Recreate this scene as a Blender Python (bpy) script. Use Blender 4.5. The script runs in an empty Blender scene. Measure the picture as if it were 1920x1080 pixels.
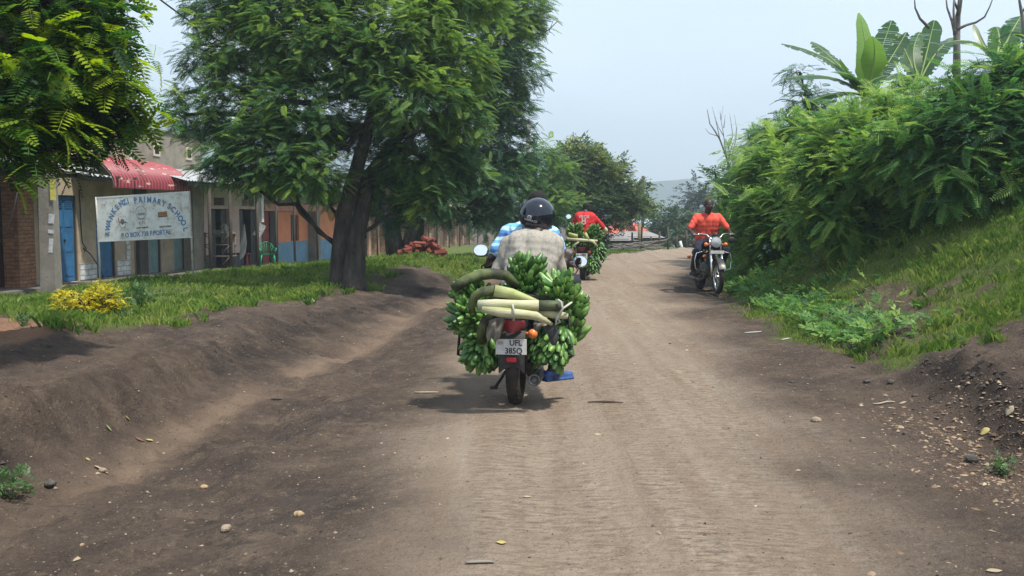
import bpy, bmesh, math, random
import numpy as np
from mathutils import Vector, Matrix
R = math.radians
random.seed(7); rng = np.random.default_rng(11)
scene = bpy.context.scene
COL = scene.collection
# ---------------------------------------------------------------- camera
CAMZ, PITCH, FPX = 1.5, math.atan(140/1800), 1800.0
cam = bpy.data.cameras.new('camera'); camo = bpy.data.objects.new('camera', cam); COL.objects.link(camo)
camo.location = (0, 0, CAMZ); camo.rotation_euler = (math.pi/2-PITCH, 0, 0)
cam.lens = 33.75; cam.sensor_width = 36; cam.clip_end = 12000; cam.clip_start = .05
scene.camera = camo
# ---------------------------------------------------------------- world, sun, exposure
SUN_EL, SUN_AZ = R(65), R(125)      # azimuth clockwise from +Y (the road direction); sun to the right, a little behind
world = bpy.data.worlds.new('World'); scene.world = world; world.use_nodes = True
nt = world.node_tree; nt.nodes.clear()
wo = nt.nodes.new('ShaderNodeOutputWorld'); bg = nt.nodes.new('ShaderNodeBackground'); bg.inputs[1].default_value = .122
sky = nt.nodes.new('ShaderNodeTexSky'); sky.sky_type = 'NISHITA'; sky.sun_disc = False
sky.sun_elevation = SUN_EL; sky.sun_rotation = SUN_AZ; sky.air_density = 1.3; sky.dust_density = 3.0; sky.altitude = 1200
tc = nt.nodes.new('ShaderNodeTexCoord'); mp = nt.nodes.new('ShaderNodeMapping'); mp.inputs['Scale'].default_value = (1, 1, 3.2)
nz = nt.nodes.new('ShaderNodeTexNoise'); nz.inputs['Scale'].default_value = 1.6; nz.inputs['Detail'].default_value = 6
rp = nt.nodes.new('ShaderNodeValToRGB'); rp.color_ramp.elements[0].position = .3; rp.color_ramp.elements[1].position = .72
rp.color_ramp.elements[0].color = (.38,)*3+(1,); rp.color_ramp.elements[1].color = (.95,)*3+(1,)
mx = nt.nodes.new('ShaderNodeMix'); mx.data_type = 'RGBA'; mx.inputs['B'].default_value = (6.0, 6.9, 8.0, 1)   # thin high cloud
L = nt.links.new
L(tc.outputs['Generated'], mp.inputs[0]); L(mp.outputs[0], nz.inputs[0]); L(nz.outputs[0], rp.inputs[0])
L(rp.outputs[0], mx.inputs['Factor']); L(sky.outputs[0], mx.inputs['A']); L(mx.outputs['Result'], bg.inputs[0]); L(bg.outputs[0], wo.inputs[0])
sl = bpy.data.lights.new('sun', 'SUN'); sl.energy = 4.7; sl.angle = R(3.5); sl.color = (1, .95, .86)
so = bpy.data.objects.new('sun', sl); COL.objects.link(so)
sdir = Vector((math.sin(SUN_AZ)*math.cos(SUN_EL), math.cos(SUN_AZ)*math.cos(SUN_EL), math.sin(SUN_EL)))
so.rotation_euler = sdir.to_track_quat('Z', 'Y').to_euler(); so.location = (8, -4, 30)
scene.view_settings.view_transform = 'Standard'; scene.view_settings.look = 'None'
scene.view_settings.exposure = .46; scene.view_settings.gamma = 1
scene.render.engine = 'CYCLES'
scene.cycles.use_denoising = True; scene.cycles.denoising_prefilter = 'NONE'; scene.cycles.max_bounces = 6; scene.cycles.diffuse_bounces = 3; scene.cycles.transmission_bounces = 3
scene.cycles.transparent_max_bounces = 6; scene.cycles.volume_bounces = 0

# ---------------------------------------------------------------- measuring: photograph pixel at depth Y -> point
def W(px, py, Y):
    u, v = (px-960)/FPX, -(py-540)/FPX
    c, s = math.cos(PITCH), math.sin(PITCH)
    d = (u, c+v*s, -s+v*c); k = Y/d[1]
    return Vector((d[0]*k, Y, CAMZ+d[2]*k))
# ---------------------------------------------------------------- tags
def tag(o, label=None, cat=None, group=None, kind=None):
    if label: o['label'] = label
    if cat: o['category'] = cat
    if group: o['group'] = group
    if kind: o['kind'] = kind
    return o
def thing(name, label, cat, loc=(0, 0, 0), rz=0, group=None):
    o = bpy.data.objects.new(name, None); COL.objects.link(o); o.location = loc; o.rotation_euler = (0, 0, rz)
    o.empty_display_size = .1
    return tag(o, label, cat, group)
def link(name, me, parent=None):
    o = bpy.data.objects.new(name, me); COL.objects.link(o)
    if parent is not None: o.parent = parent
    return o
def kids(o): return [c for c in o.children]
def dup(o, parent=None, chs=None):
    c = o.copy(); COL.objects.link(c)
    if parent is not None: c.parent = parent
    for ch in kids(o): dup(ch, c)
    return c
# ---------------------------------------------------------------- materials
MATS = {}
def mat(name, c, rough=.8, c2=None, scale=6, bump=0, bscale=None, metal=0, detail=5, spec=.3, lo=.35, hi=.65, stretch=(1, 1, 1), coord='Object', coat=0, emit=None):
    if name in MATS: return MATS[name]
    m = bpy.data.materials.new(name); m.use_nodes = True; t = m.node_tree; b = t.nodes['Principled BSDF']
    b.inputs['Roughness'].default_value = rough; b.inputs['Metallic'].default_value = metal
    b.inputs['Specular IOR Level'].default_value = spec; b.inputs['Coat Weight'].default_value = coat
    b.inputs['Base Color'].default_value = (*c, 1)
    if c2 is not None or bump:
        tx = t.nodes.new('ShaderNodeTexCoord'); mpp = t.nodes.new('ShaderNodeMapping'); mpp.inputs['Scale'].default_value = stretch
        t.links.new(tx.outputs[coord], mpp.inputs[0])
    if c2 is not None:
        n = t.nodes.new('ShaderNodeTexNoise'); n.inputs['Scale'].default_value = scale; n.inputs['Detail'].default_value = detail; n.inputs['Roughness'].default_value = .65
        r = t.nodes.new('ShaderNodeValToRGB'); r.color_ramp.elements[0].position = lo; r.color_ramp.elements[1].position = hi
        r.color_ramp.elements[0].color = (*c, 1); r.color_ramp.elements[1].color = (*c2, 1)
        t.links.new(mpp.outputs[0], n.inputs[0]); t.links.new(n.outputs[0], r.inputs[0]); t.links.new(r.outputs[0], b.inputs['Base Color'])
    if bump:
        n2 = t.nodes.new('ShaderNodeTexNoise'); n2.inputs['Scale'].default_value = bscale or scale*3; n2.inputs['Detail'].default_value = 6
        bp = t.nodes.new('ShaderNodeBump'); bp.inputs['Strength'].default_value = 1; bp.inputs['Distance'].default_value = bump
        t.links.new(mpp.outputs[0], n2.inputs[0]); t.links.new(n2.outputs[0], bp.inputs['Height']); t.links.new(bp.outputs[0], b.inputs['Normal'])
    MATS[name] = m
    return m
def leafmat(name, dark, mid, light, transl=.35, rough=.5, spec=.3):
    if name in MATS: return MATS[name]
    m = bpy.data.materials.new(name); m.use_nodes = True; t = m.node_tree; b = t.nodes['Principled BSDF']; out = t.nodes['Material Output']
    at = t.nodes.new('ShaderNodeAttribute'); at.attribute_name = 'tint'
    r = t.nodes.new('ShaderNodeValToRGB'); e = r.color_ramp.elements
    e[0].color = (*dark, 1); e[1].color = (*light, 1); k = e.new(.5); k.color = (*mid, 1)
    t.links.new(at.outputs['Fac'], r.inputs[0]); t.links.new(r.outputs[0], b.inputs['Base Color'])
    b.inputs['Roughness'].default_value = rough; b.inputs['Specular IOR Level'].default_value = spec
    tr = t.nodes.new('ShaderNodeBsdfTranslucent'); ms = t.nodes.new('ShaderNodeMixShader'); ms.inputs[0].default_value = transl
    hs = t.nodes.new('ShaderNodeHueSaturation'); hs.inputs['Saturation'].default_value = 1.05; hs.inputs['Value'].default_value = 1.5
    t.links.new(r.outputs[0], hs.inputs['Color']); t.links.new(hs.outputs[0], tr.inputs[0])
    t.links.new(b.outputs[0], ms.inputs[1]); t.links.new(tr.outputs[0], ms.inputs[2]); t.links.new(ms.outputs[0], out.inputs[0])
    MATS[name] = m
    return m
# ---------------------------------------------------------------- mesh builder
class MB:
    def __init__(s): s.v = []; s.f = []; s.sm = []; s.mi = []; s.cur = 0
    def add(s, vs, fs, smooth=False):
        n = len(s.v); s.v += [tuple(p) for p in vs]
        for f in fs: s.f.append([i+n for i in f]); s.sm.append(smooth); s.mi.append(s.cur)
        return s
    def box(s, c, d, rot=None, bev=0):
        x, y, z = d[0]/2, d[1]/2, d[2]/2
        if bev and bev < min(x, y, z):
            vs = []; idx = {}
            for sx in (-1, 1):
                for sy in (-1, 1):
                    for sz in (-1, 1):
                        for k in range(3):
                            p = [sx*(x-bev), sy*(y-bev), sz*(z-bev)]; p[k] = (sx*x, sy*y, sz*z)[k]
                            idx[(sx, sy, sz, k)] = len(vs); vs.append(p)
            fs = []
            for k in range(3):
                a, b2 = [q for q in range(3) if q != k]
                for sg in (-1, 1):
                    f = []
                    for (sa, sb) in ((-1, -1), (1, -1), (1, 1), (-1, 1)):
                        t = [0, 0, 0]; t[k] = sg; t[a] = sa; t[b2] = sb; f.append(idx[(*t, k)])
                    fs.append(f)
            for k in range(3):
                a, b2 = [q for q in range(3) if q != k]
                for sa in (-1, 1):
                    for sb in (-1, 1):
                        t1 = [0, 0, 0]; t1[a] = sa; t1[b2] = sb; t2 = list(t1); t1[k] = -1; t2[k] = 1
                        fs.append([idx[(*t1, a)], idx[(*t2, a)], idx[(*t2, b2)], idx[(*t1, b2)]])
            for sx in (-1, 1):
                for sy in (-1, 1):
                    for sz in (-1, 1): fs.append([idx[(sx, sy, sz, k)] for k in range(3)])
        else:
            vs = [(sx*x, sy*y, sz*z) for sx in (-1, 1) for sy in (-1, 1) for sz in (-1, 1)]
            fs = [(0, 1, 3, 2), (4, 6, 7, 5), (0, 4, 5, 1), (2, 3, 7, 6), (0, 2, 6, 4), (1, 5, 7, 3)]
        M = rot if rot is not None else Matrix.Identity(3)
        return s.add([Vector(c)+M @ Vector(p) for p in vs], fs)
    def tube(s, pts, rad, n=8, caps=True, smooth=True, squash=1.0, upv=None):
        pts = [Vector(p) for p in pts]; m = len(pts)
        if not hasattr(rad, '__len__'): rad = [rad]*m
        vs = []; prev = None
        for i in range(m):
            t = (pts[min(i+1, m-1)]-pts[max(i-1, 0)])
            if t.length < 1e-9: t = Vector((0, 0, 1))
            t.normalize()
            if prev is None:
                up = Vector(upv) if upv else (Vector((0, 0, 1)) if abs(t.z) < .9 else Vector((1, 0, 0)))
                a = t.cross(up).normalized()
            else:
                a = (prev-t*prev.dot(t)).normalized()
            prev = a; b = t.cross(a)
            for k in range(n):
                th = 2*math.pi*k/n
                vs.append(pts[i]+(a*math.cos(th)+b*math.sin(th)*squash)*rad[i])
        fs = [(i*n+k, i*n+(k+1) % n, (i+1)*n+(k+1) % n, (i+1)*n+k) for i in range(m-1) for k in range(n)]
        s.add(vs, fs, smooth)
        if caps:
            nn = len(s.v)-len(vs)
            s.f.append([nn+k for k in range(n)][::-1]); s.sm.append(False); s.mi.append(s.cur)
            s.f.append([nn+(m-1)*n+k for k in range(n)]); s.sm.append(False); s.mi.append(s.cur)
        return s
    def lathe(s, prof, c, axis=(0, 0, 1), n=20, smooth=True):
        ax = Vector(axis).normalized(); a = ax.orthogonal().normalized(); b = ax.cross(a); c = Vector(c); vs = []
        for (r, h) in prof:
            for k in range(n):
                th = 2*math.pi*k/n; vs.append(c+ax*h+(a*math.cos(th)+b*math.sin(th))*r)
        m = len(prof)
        fs = [(i*n+k, i*n+(k+1) % n, (i+1)*n+(k+1) % n, (i+1)*n+k) for i in range(m-1) for k in range(n)]
        return s.add(vs, fs, smooth)
    def torus(s, c, Rr, r, axis, n=28, m=10, sq=1.0):
        ax = Vector(axis).normalized(); a = ax.orthogonal().normalized(); b = ax.cross(a); c = Vector(c); vs = []
        for i in range(n):
            t = 2*math.pi*i/n; d = a*math.cos(t)+b*math.sin(t)
            for k in range(m):
                p = 2*math.pi*k/m; vs.append(c+d*(Rr+r*math.cos(p))+ax*r*sq*math.sin(p))
        fs = [(i*m+k, ((i+1) % n)*m+k, ((i+1) % n)*m+(k+1) % m, i*m+(k+1) % m) for i in range(n) for k in range(m)]
        return s.add(vs, fs, True)
    def ball(s, c, r, n=14, m=9, rot=None):
        r = Vector(r) if hasattr(r, '__len__') else Vector((r, r, r)); vs = []; c = Vector(c); M = rot if rot is not None else Matrix.Identity(3)
        for i in range(m+1):
            ph = math.pi*i/m
            for k in range(n):
                th = 2*math.pi*k/n
                vs.append(c+M @ Vector((r.x*math.sin(ph)*math.cos(th), r.y*math.sin(ph)*math.sin(th), r.z*math.cos(ph))))
        fs = [(i*n+k, (i+1)*n+k, (i+1)*n+(k+1) % n, i*n+(k+1) % n) for i in range(m) for k in range(n)]
        return s.add(vs, fs, True)
    def sheet(s, P, smooth=True, thick=0):          # P[i][j] grid of points
        n, m = len(P), len(P[0]); vs = [p for r in P for p in r]
        fs = [(i*m+j, i*m+j+1, (i+1)*m+j+1, (i+1)*m+j) for i in range(n-1) for j in range(m-1)]
        return s.add(vs, fs, smooth)
    def mesh(s, name, mats):
        me = bpy.data.meshes.new(name); me.from_pydata(s.v, [], s.f); me.update()
        for m in (mats if isinstance(mats, (list, tuple)) else [mats]): me.materials.append(m)
        me.polygons.foreach_set('use_smooth', s.sm); me.polygons.foreach_set('material_index', s.mi)
        return me
    def build(s, name, mats, parent=None, fixn=False):
        me = s.mesh(name, mats)
        if fixn:
            bm = bmesh.new(); bm.from_mesh(me); bmesh.ops.recalc_face_normals(bm, faces=bm.faces); bm.to_mesh(me); bm.free()
        return link(name, me, parent)
def npmesh(name, V, F, m, tint=None, smooth=False):
    """V (n,3); F (k,q) all quads or all triangles"""
    me = bpy.data.meshes.new(name); q = F.shape[1]
    me.vertices.add(len(V)); me.vertices.foreach_set('co', np.ascontiguousarray(V, np.float32).ravel())
    me.loops.add(F.size); me.loops.foreach_set('vertex_index', np.ascontiguousarray(F, np.int32).ravel())
    me.polygons.add(len(F)); me.polygons.foreach_set('loop_start', np.arange(0, F.size, q, dtype=np.int32))
    me.polygons.foreach_set('loop_total', np.full(len(F), q, np.int32))
    me.update(calc_edges=True)
    if smooth: me.polygons.foreach_set('use_smooth', np.ones(len(F), bool))
    me.materials.append(m)
    if tint is not None:
        a = me.attributes.new('tint', 'FLOAT', 'POINT'); a.data.foreach_set('value', np.ascontiguousarray(tint, np.float32))
    return me
# ---------------------------------------------------------------- value noise
_tab = rng.random((256, 256))
def vn(x, y):
    xi = np.floor(x).astype(int); yi = np.floor(y).astype(int); fx = x-xi; fy = y-yi
    fx = fx*fx*(3-2*fx); fy = fy*fy*(3-2*fy); a = _tab[xi % 256, yi % 256]; b = _tab[(xi+1) % 256, yi % 256]
    c = _tab[xi % 256, (yi+1) % 256]; d = _tab[(xi+1) % 256, (yi+1) % 256]
    return (a*(1-fx)+b*fx)*(1-fy)+(c*(1-fx)+d*fx)*fy-.5
def fbm(x, y, o=4):
    s = 0; a = 1
    for i in range(o): s = s+a*vn(x*2**i+17.3*i, y*2**i+5.1*i); a *= .5
    return s
def sstep(a, b, x):
    t = np.clip((x-a)/(b-a), 0, 1); return t*t*(3-2*t)
# ================================================================ terrain
KEYS = {
 -60: ([-90,-14.2,-11.5,-7,-5,-3.6,-3.25,-2.95,-1.9,-.9,2.0,2.8,3.1,4.6,6.4,9,90], [-.2,-.2,-.15,.1,.12,.1,-.02,-.17,-.05,0,0,0,.2,.5,1.5,2.7,3.5]),
 3:   ([-80,-13.9,-11.5,-7,-5,-3.6,-3.25,-2.85,-1.7,-.6,2.2,3.1,3.35,4.6,6.4,9,80], [-.2,-.2,-.15,.3,.40,.24,-.02,-.18,-.05,0,0,0,.3,.5,1.5,2.7,3.5]),
 6.5: ([-80,-13.4,-11,-7,-4.6,-3.2,-3.02,-2.56,-1.5,-.5,2.4,3.15,3.5,4.7,6.4,9,80], [-.2,-.2,-.1,.30,.42,.20,-.04,-.18,-.06,0,0,.02,.36,.55,1.5,2.7,3.5]),
 8.5: ([-80,-13.1,-10.5,-7,-4.4,-3.05,-2.86,-2.28,-1.4,-.5,2.6,3.4,3.75,4.8,6.35,9,80], [-.2,-.2,-.1,.22,.38,.17,-.05,-.17,-.05,0,0,.03,.25,.5,1.45,2.7,3.5]),
 12:  ([-80,-12.7,-10,-7,-5,-3.0,-2.72,-1.82,-1.2,-.4,2.9,3.65,4.0,4.9,6.2,9,80], [-.2,-.2,-.1,.18,.22,.16,-.04,-.14,-.04,.02,.02,.04,.15,.55,1.45,2.7,3.5]),
 17.5:([-80,-12,-9.5,-6.5,-3.8,-2.4,-1.9,-1.16,-.6,0,3.2,3.95,4.3,5.2,6.4,9,80], [-.25,-.25,-.1,.2,.1,.05,-.02,-.06,.04,.08,.08,.08,.25,1.0,1.8,2.8,3.6]),
 20:  ([-80,-11.6,-9,-6,-3.6,-2.2,-1.5,-.7,-.3,.1,3.6,4.3,4.7,5.6,6.8,9.5,80], [-.3,-.3,-.1,.25,.25,.33,.07,.02,.08,.13,.15,.15,.35,1,1.8,2.8,3.6]),
 23:  ([-80,-11.2,-8.5,-5.8,-3.8,-2.6,-1,.1,.5,.9,4.6,5.2,5.6,6.5,7.8,10.5,80], [-.35,-.35,-.15,.2,.4,.5,.2,.1,.12,.15,.17,.17,.4,1,1.8,2.8,3.6]),
 30:  ([-80,-10.3,-7.5,-5,-3,-1,1.5,2.6,3,3.5,8.5,9.3,10,11,12.5,15,80], [-.4,-.4,-.3,-.1,.05,.1,.1,.15,.17,.2,.2,.2,.5,1,1.8,2.8,3.6]),
 36:  ([-80,-9.5,-6.5,-3,-1,1,3.5,5.4,5.9,6.5,19,21,22,24,26,29,90], [-.5,-.5,-.4,-.2,-.1,0,.05,.15,.17,.2,.2,.2,.4,1,1.6,2.4,3]),
 42:  ([-90,-8.7,-5,-2,1,4,8,12,12.5,13,50,51,52,54,56,60,120], [-.6,-.6,-.5,-.4,-.3,-.2,-.1,.0,.02,.05,.05,.05,.4,.8,1.2,2,2.5]),
 52:  ([-100,-7.4,-5,0,4,10,20,40,41,42,90,92,94,96,98,100,150], [-.7,-.7,-.7,-.65,-.6,-.5,-.4,-.2,-.2,-.2,-.2,-.2,0,.2,.4,.6,1]),
 70:  ([-120,-60,-40,-20,0,10,20,40,60,70,90,92,94,96,98,100,150], [-.9]*17),
 160: ([-220,-160,-120,-60,0,20,40,60,80,90,100,110,120,130,140,150,250], [-2.2]*17),
 1290:([-1790,-1600,-1400,-1000,-500,0,100,200,300,400,500,600,700,800,900,1000,1790], [-12]*17)}
KY = np.array(sorted(KEYS)); KX = np.array([KEYS[k][0] for k in KY], float); KZ = np.array([KEYS[k][1] for k in KY], float)
def feats(Y):
    Y = np.asarray(Y, float)
    return np.stack([np.interp(Y, KY, KX[:, i]) for i in range(17)], -1), np.stack([np.interp(Y, KY, KZ[:, i]) for i in range(17)], -1)
def Hraw(X, Y):
    X = np.asarray(X, float); Y = np.asarray(Y, float); X, Y = np.broadcast_arrays(X, Y)
    FX, FZ = feats(Y); i = np.clip((X[..., None] > FX).sum(-1)-1, 0, 15)
    g = lambda A, k: np.take_along_axis(A, k[..., None], -1)[..., 0]
    x0, x1, z0, z1 = g(FX, i), g(FX, i+1), g(FZ, i), g(FZ, i+1); t = np.clip((X-x0)/(x1-x0), 0, 1)
    return z0+(z1-z0)*t
def H(X, Y):
    X = np.asarray(X, float); Y = np.asarray(Y, float); X, Y = np.broadcast_arrays(X, Y)
    k = .035+.009*np.abs(Y)
    z = (Hraw(X, Y)*2+Hraw(X-k, Y)+Hraw(X+k, Y))/4
    FX, _ = feats(Y)
    onroad = sstep(FX[..., 8]-.3, FX[..., 9], X)*(1-sstep(FX[..., 10], FX[..., 11], X))
    bank = 1-onroad; near = 1/(1+np.maximum(Y-30, 0)*.05)
    z = z+bank*near*(fbm(X*.9, Y*.7, 3)*.16+fbm(X*3.1+4, Y*2.6, 3)*.055+fbm(X*9+9, Y*9, 3)*.034-np.abs(fbm(X*4.3, Y*2.2+3, 3))*.07)
    # ragged undercut lips either side
    lip = np.exp(-((X-FX[..., 5]-fbm(Y*1.3, Y*0+3., 3)*.25)/.2)**2)*(1-sstep(8, 10, np.abs(Y)))
    z = z+lip*(.07+.16*np.abs(fbm(X*9, Y*9, 3)))
    lip = np.exp(-((X-FX[..., 12])/.25)**2)*(1-sstep(7.5, 9, np.abs(Y)))
    z = z+lip*(.12*np.abs(fbm(X*7+4, Y*7, 3)))
    # road: long shallow ruts and small unevenness
    c = (X-FX[..., 9])/(FX[..., 10]-FX[..., 9])
    z = z+onroad*(-.018*np.exp(-((c-.28)/.09)**2)-.02*np.exp(-((c-.72)/.1)**2)+fbm(X*1.1, Y*1.1, 3)*.018+fbm(X*3, Y*9, 3)*.007)
    z = z+sstep(FX[..., 7], FX[..., 8], X)*(1-onroad)*(X < FX[..., 9])*fbm(X*2.2, Y*1.5, 3)*.03
    return z
def hz(x, y): return float(H(np.array([x]), np.array([y]))[0])
def Gp(px, py):                                    # where the sight line of a pixel meets the ground
    Y = np.geomspace(2.2, 220, 1500); a = W(px, py, 1.0)
    X = a.x*Y; Z = CAMZ+(a.z-CAMZ)*Y; below = np.nonzero(Z <= H(X, Y))[0]
    k = below[0] if len(below) else len(Y)-1
    return Vector((X[k], Y[k], float(H(X[k:k+1], Y[k:k+1])[0])))
def inpoly(X, Y, P):
    ins = np.zeros(X.shape, bool); n = len(P)
    for i in range(n):
        x0, y0 = P[i][0], P[i][1]; x1, y1 = P[(i+1) % n][0], P[(i+1) % n][1]
        if y0 == y1: continue
        c = ((y0 > Y) != (y1 > Y)) & (X < (x1-x0)*(Y-y0)/(y1-y0)+x0); ins ^= c
    return ins
def softpoly(X, Y, P, w=.25):
    s = 0
    for k in range(9):
        a = k*.7; s = s+inpoly(X+math.cos(a)*w*(k/8)+fbm(X*1.6+3, Y*1.6, 3)*.5, Y+math.sin(a)*w*(k/8)+fbm(X*1.6, Y*1.6+8, 3)*.5, P)
    return s/9.
LG = [Gp(*p) for p in ((-60,590),(0,588),(70,596),(120,612),(225,607),(330,590),(470,570),(560,557),(590,549))]
LG = [(p.x, p.y) for p in LG]+[(-3.2,17.6),(-2.9,19.6),(-2.6,21.3),(-2.1,21.5),(-1.35,20.6),(-1.0,21.5),(-.3,23.5),(.5,26),(2.2,30),(5,36),(11,42),(40,52),(40,75),(-7,75),(-7.6,40),(-9,30),(-10.3,20),(-10.9,15),(-11,12.5)]
RG = [Gp(*p) for p in ((1372,560),(1430,612),(1540,655),(1640,652),(1700,690),(1760,655),(1920,592))]
RG = [(p.x, p.y) for p in RG]+[(5.2,7.5),(6.0,5),(6,1),(30,1),(30,40),(9.8,30),(5.4,23),(4.5,20)]
SOIL = [[(p.x, p.y) for p in (Gp(*q) for q in P)] for P in
        (((1545,590),(1620,540),(1730,515),(1800,530),(1760,590),(1690,625),(1640,690),(1590,655)), ((1610,625),(1700,575),(1800,560),(1760,600),(1690,640),(1640,680)), ((1790,580),(1850,560),(1880,575),(1800,600)))]
def grassmask(X, Y):
    g = np.maximum(softpoly(X, Y, LG, .2), softpoly(X, Y, RG, .2))
    for P in SOIL: g = g*(1-.93*softpoly(X, Y, P, .12))
    right = X > 3
    return np.where(right, g*sstep(-.42, -.12, fbm(X*1.7+2, Y*1.3, 3)+.10), g)
rows = np.concatenate([np.linspace(-60, 1.5, 26), np.geomspace(1.9, 60, 560), np.geomspace(62, 1290, 50)])
tcol = np.linspace(-1, 1, 400); ext = np.geomspace(1.03, 2.7, 16); tcol = np.concatenate([-ext[::-1], tcol, ext])
wid = 6+.50*np.maximum(rows, 0)
GX = tcol[None, :]*wid[:, None]+0*rows[:, None]; GY = np.repeat(rows[:, None], len(tcol), 1)
GZ = H(GX, GY)
GM = grassmask(GX, GY); FX_, _ = feats(GY)
roadm = sstep(FX_[..., 9]-.45, FX_[..., 9]+.35, GX+fbm(GX*.8, GY*.8, 3)*.5)*(1-sstep(FX_[..., 10]-1.0, FX_[..., 10]+.15, GX+fbm(GX*.8, GY*.8, 3)*.6))
roadm = np.where(GY > 28, np.maximum(roadm, ((GX > FX_[..., 7]) & (GX < FX_[..., 11]))*1.), roadm)
ditch = np.exp(-((GX-FX_[..., 7]-fbm(GY*.7, GY*0, 2)*.15)/(.11+.010*GY))**2)*(GY < 24)*np.clip(.95+fbm(GY*1.1, GX*.3, 3)*1.6, 0, 1)
earth = [(p.x, p.y) for p in (Gp(*q) for q in ((-40,600),(60,590),(110,615),(90,640),(0,665),(-60,665)))]
red = np.maximum(softpoly(GX, GY, earth, .2), .0)
moist_shade = np.exp(-((GX-FX_[..., 6]-fbm(GY*1.1, GY*0+7, 3)*.12)/(.18+.008*GY))**2)*(GY < 22)*np.clip(.9+fbm(GY*.45+2, GX*0, 2)*1.8+fbm(GX*6, GY*6, 2)*.8, 0, 1)  # moist black soil, with undercut shade painted along the lips
moist_shade = np.maximum(moist_shade, np.exp(-((GX-FX_[..., 12]+.1)/.18)**2)*(GY < 9)*.9)
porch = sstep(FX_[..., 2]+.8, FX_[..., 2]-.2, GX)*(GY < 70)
def ground_material():
    m = bpy.data.materials.new('earth'); m.use_nodes = True; t = m.node_tree; b = t.nodes['Principled BSDF']; b.inputs['Roughness'].default_value = .93; b.inputs['Specular IOR Level'].default_value = .15
    Ln = t.links.new; N = t.nodes.new
    tx = N('ShaderNodeTexCoord')
    def noise(scale, detail=6, st=(1, 1, 1), rough=.6, rz=0):
        mp_ = N('ShaderNodeMapping'); mp_.inputs['Scale'].default_value = st; mp_.inputs['Rotation'].default_value = (0, 0, rz); Ln(tx.outputs['Object'], mp_.inputs[0])
        n = N('ShaderNodeTexNoise'); n.inputs['Scale'].default_value = scale; n.inputs['Detail'].default_value = detail; n.inputs['Roughness'].default_value = rough; Ln(mp_.outputs[0], n.inputs[0]); return n.outputs[0]
    def ramp(x, stops):
        r = N('ShaderNodeValToRGB'); e = r.color_ramp.elements; e[0].position = stops[0][0]; e[0].color = (*stops[0][1], 1); e[1].position = stops[-1][0]; e[1].color = (*stops[-1][1], 1)
        for p, c in stops[1:-1]: k = e.new(p); k.color = (*c, 1)
        Ln(x, r.inputs[0]); return r.outputs[0]
    def mixc(f, a, b_):
        x = N('ShaderNodeMix'); x.data_type = 'RGBA'
        for s_, v in ((x.inputs['Factor'], f), (x.inputs['A'], a), (x.inputs['B'], b_)):
            if hasattr(v, 'links'): Ln(v, s_)
            else: s_.default_value = v if not isinstance(v, tuple) else (*v, 1)
        return x.outputs['Result']
    def math_(op, a, b_=0.):
        x = N('ShaderNodeMath'); x.operation = op; x.use_clamp = False
        for s_, v in ((x.inputs[0], a), (x.inputs[1], b_)):
            if hasattr(v, 'links'): Ln(v, s_)
            else: s_.default_value = v
        return x.outputs[0]
    def att(n):
        a = N('ShaderNodeAttribute'); a.attribute_name = n; return a.outputs['Fac']
    rdir = math.atan(.125)
    big = noise(.45, 5); med = noise(3, 7); fine = noise(28, 6, rough=.7); grit = noise(120, 3, rough=.7)
    scaly = noise(7, 7, (1, 3.6, 1), .68, rdir); streak = noise(1.6, 4, (3.2, .25, 1), .6, rdir)
    soil = mixc(ramp(med, [(.32, (0,)*3), (.68, (1,)*3)]), (.040, .032, .028), (.158, .116, .085))
    soil = mixc(ramp(noise(1.1, 5, rough=.7), [(.44, (0,)*3), (.58, (.6,)*3)]), soil, (.050, .040, .038))
    crumb = noise(13, 7, rough=.75); soil = mixc(ramp(crumb, [(.40, (.7,)*3), (.50, (0,)*3)]), soil, (.038, .030, .026)); soil = mixc(ramp(noise(9, 6, (1, 1, 1), .8, 1.1), [(.55, (0,)*3), (.64, (.6,)*3)]), soil, (.20, .145, .10))
    soil = mixc(ramp(big, [(.35, (0,)*3), (.7, (.65,)*3)]), soil, (.125, .088, .064))
    scal2 = noise(15, 5, (1, 2.1, 1), .7, rdir+.25); patch = ramp(noise(.9, 4, rough=.65), [(.40, (0,)*3), (.60, (1,)*3)]); smooth_ = ramp(noise(1.0, 3, (1.9, .10, 1), .5, rdir), [(.47, (0,)*3), (.60, (1,)*3)])
    scaly = math_('ADD', math_('MULTIPLY', scaly, .6), math_('MULTIPLY', scal2, .4))
    pale = mixc(ramp(scaly, [(.40, (0,)*3), (.56, (1,)*3)]), (.160, .120, .090), (.345, .275, .208)); pale = mixc(math_('MULTIPLY', smooth_, .75), pale, mixc(fine, (.225, .182, .140), (.30, .250, .195)))
    pale = mixc(math_('MULTIPLY', patch, .30), pale, (.19, .145, .108))
    pale = mixc(ramp(streak, [(.40, (0,)*3), (.62, (.5,)*3)]), pale, (.20, .140, .095))
    pale = mixc(ramp(big, [(.4, (0,)*3), (.65, (.35,)*3)]), pale, (.33, .255, .19))
    col = mixc(att('road'), soil, pale)
    col = mixc(att('red'), col, mixc(med, (.20, .105, .062), (.30, .17, .105)))
    col = mixc(math_('MULTIPLY', att('ditch'), ramp(med, [(.3, (.4,)*3), (.6, (.9,)*3)])), col, mixc(fine, (.175, .122, .086), (.28, .20, .142)))
    col = mixc(math_('MULTIPLY', att('dark'), ramp(med, [(.3, (1,)*3), (.62, (.45,)*3)])), col, (.020, .017, .016))  # lip mask: moist soil plus painted undercut shade
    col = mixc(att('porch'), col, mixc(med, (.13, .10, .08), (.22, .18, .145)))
    col = mixc(ramp(noise(55, 2, rough=.5), [(.67, (0,)*3), (.72, (.5,)*3)]), col, (.33, .26, .19))       # small pale chips of straw and grit
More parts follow.
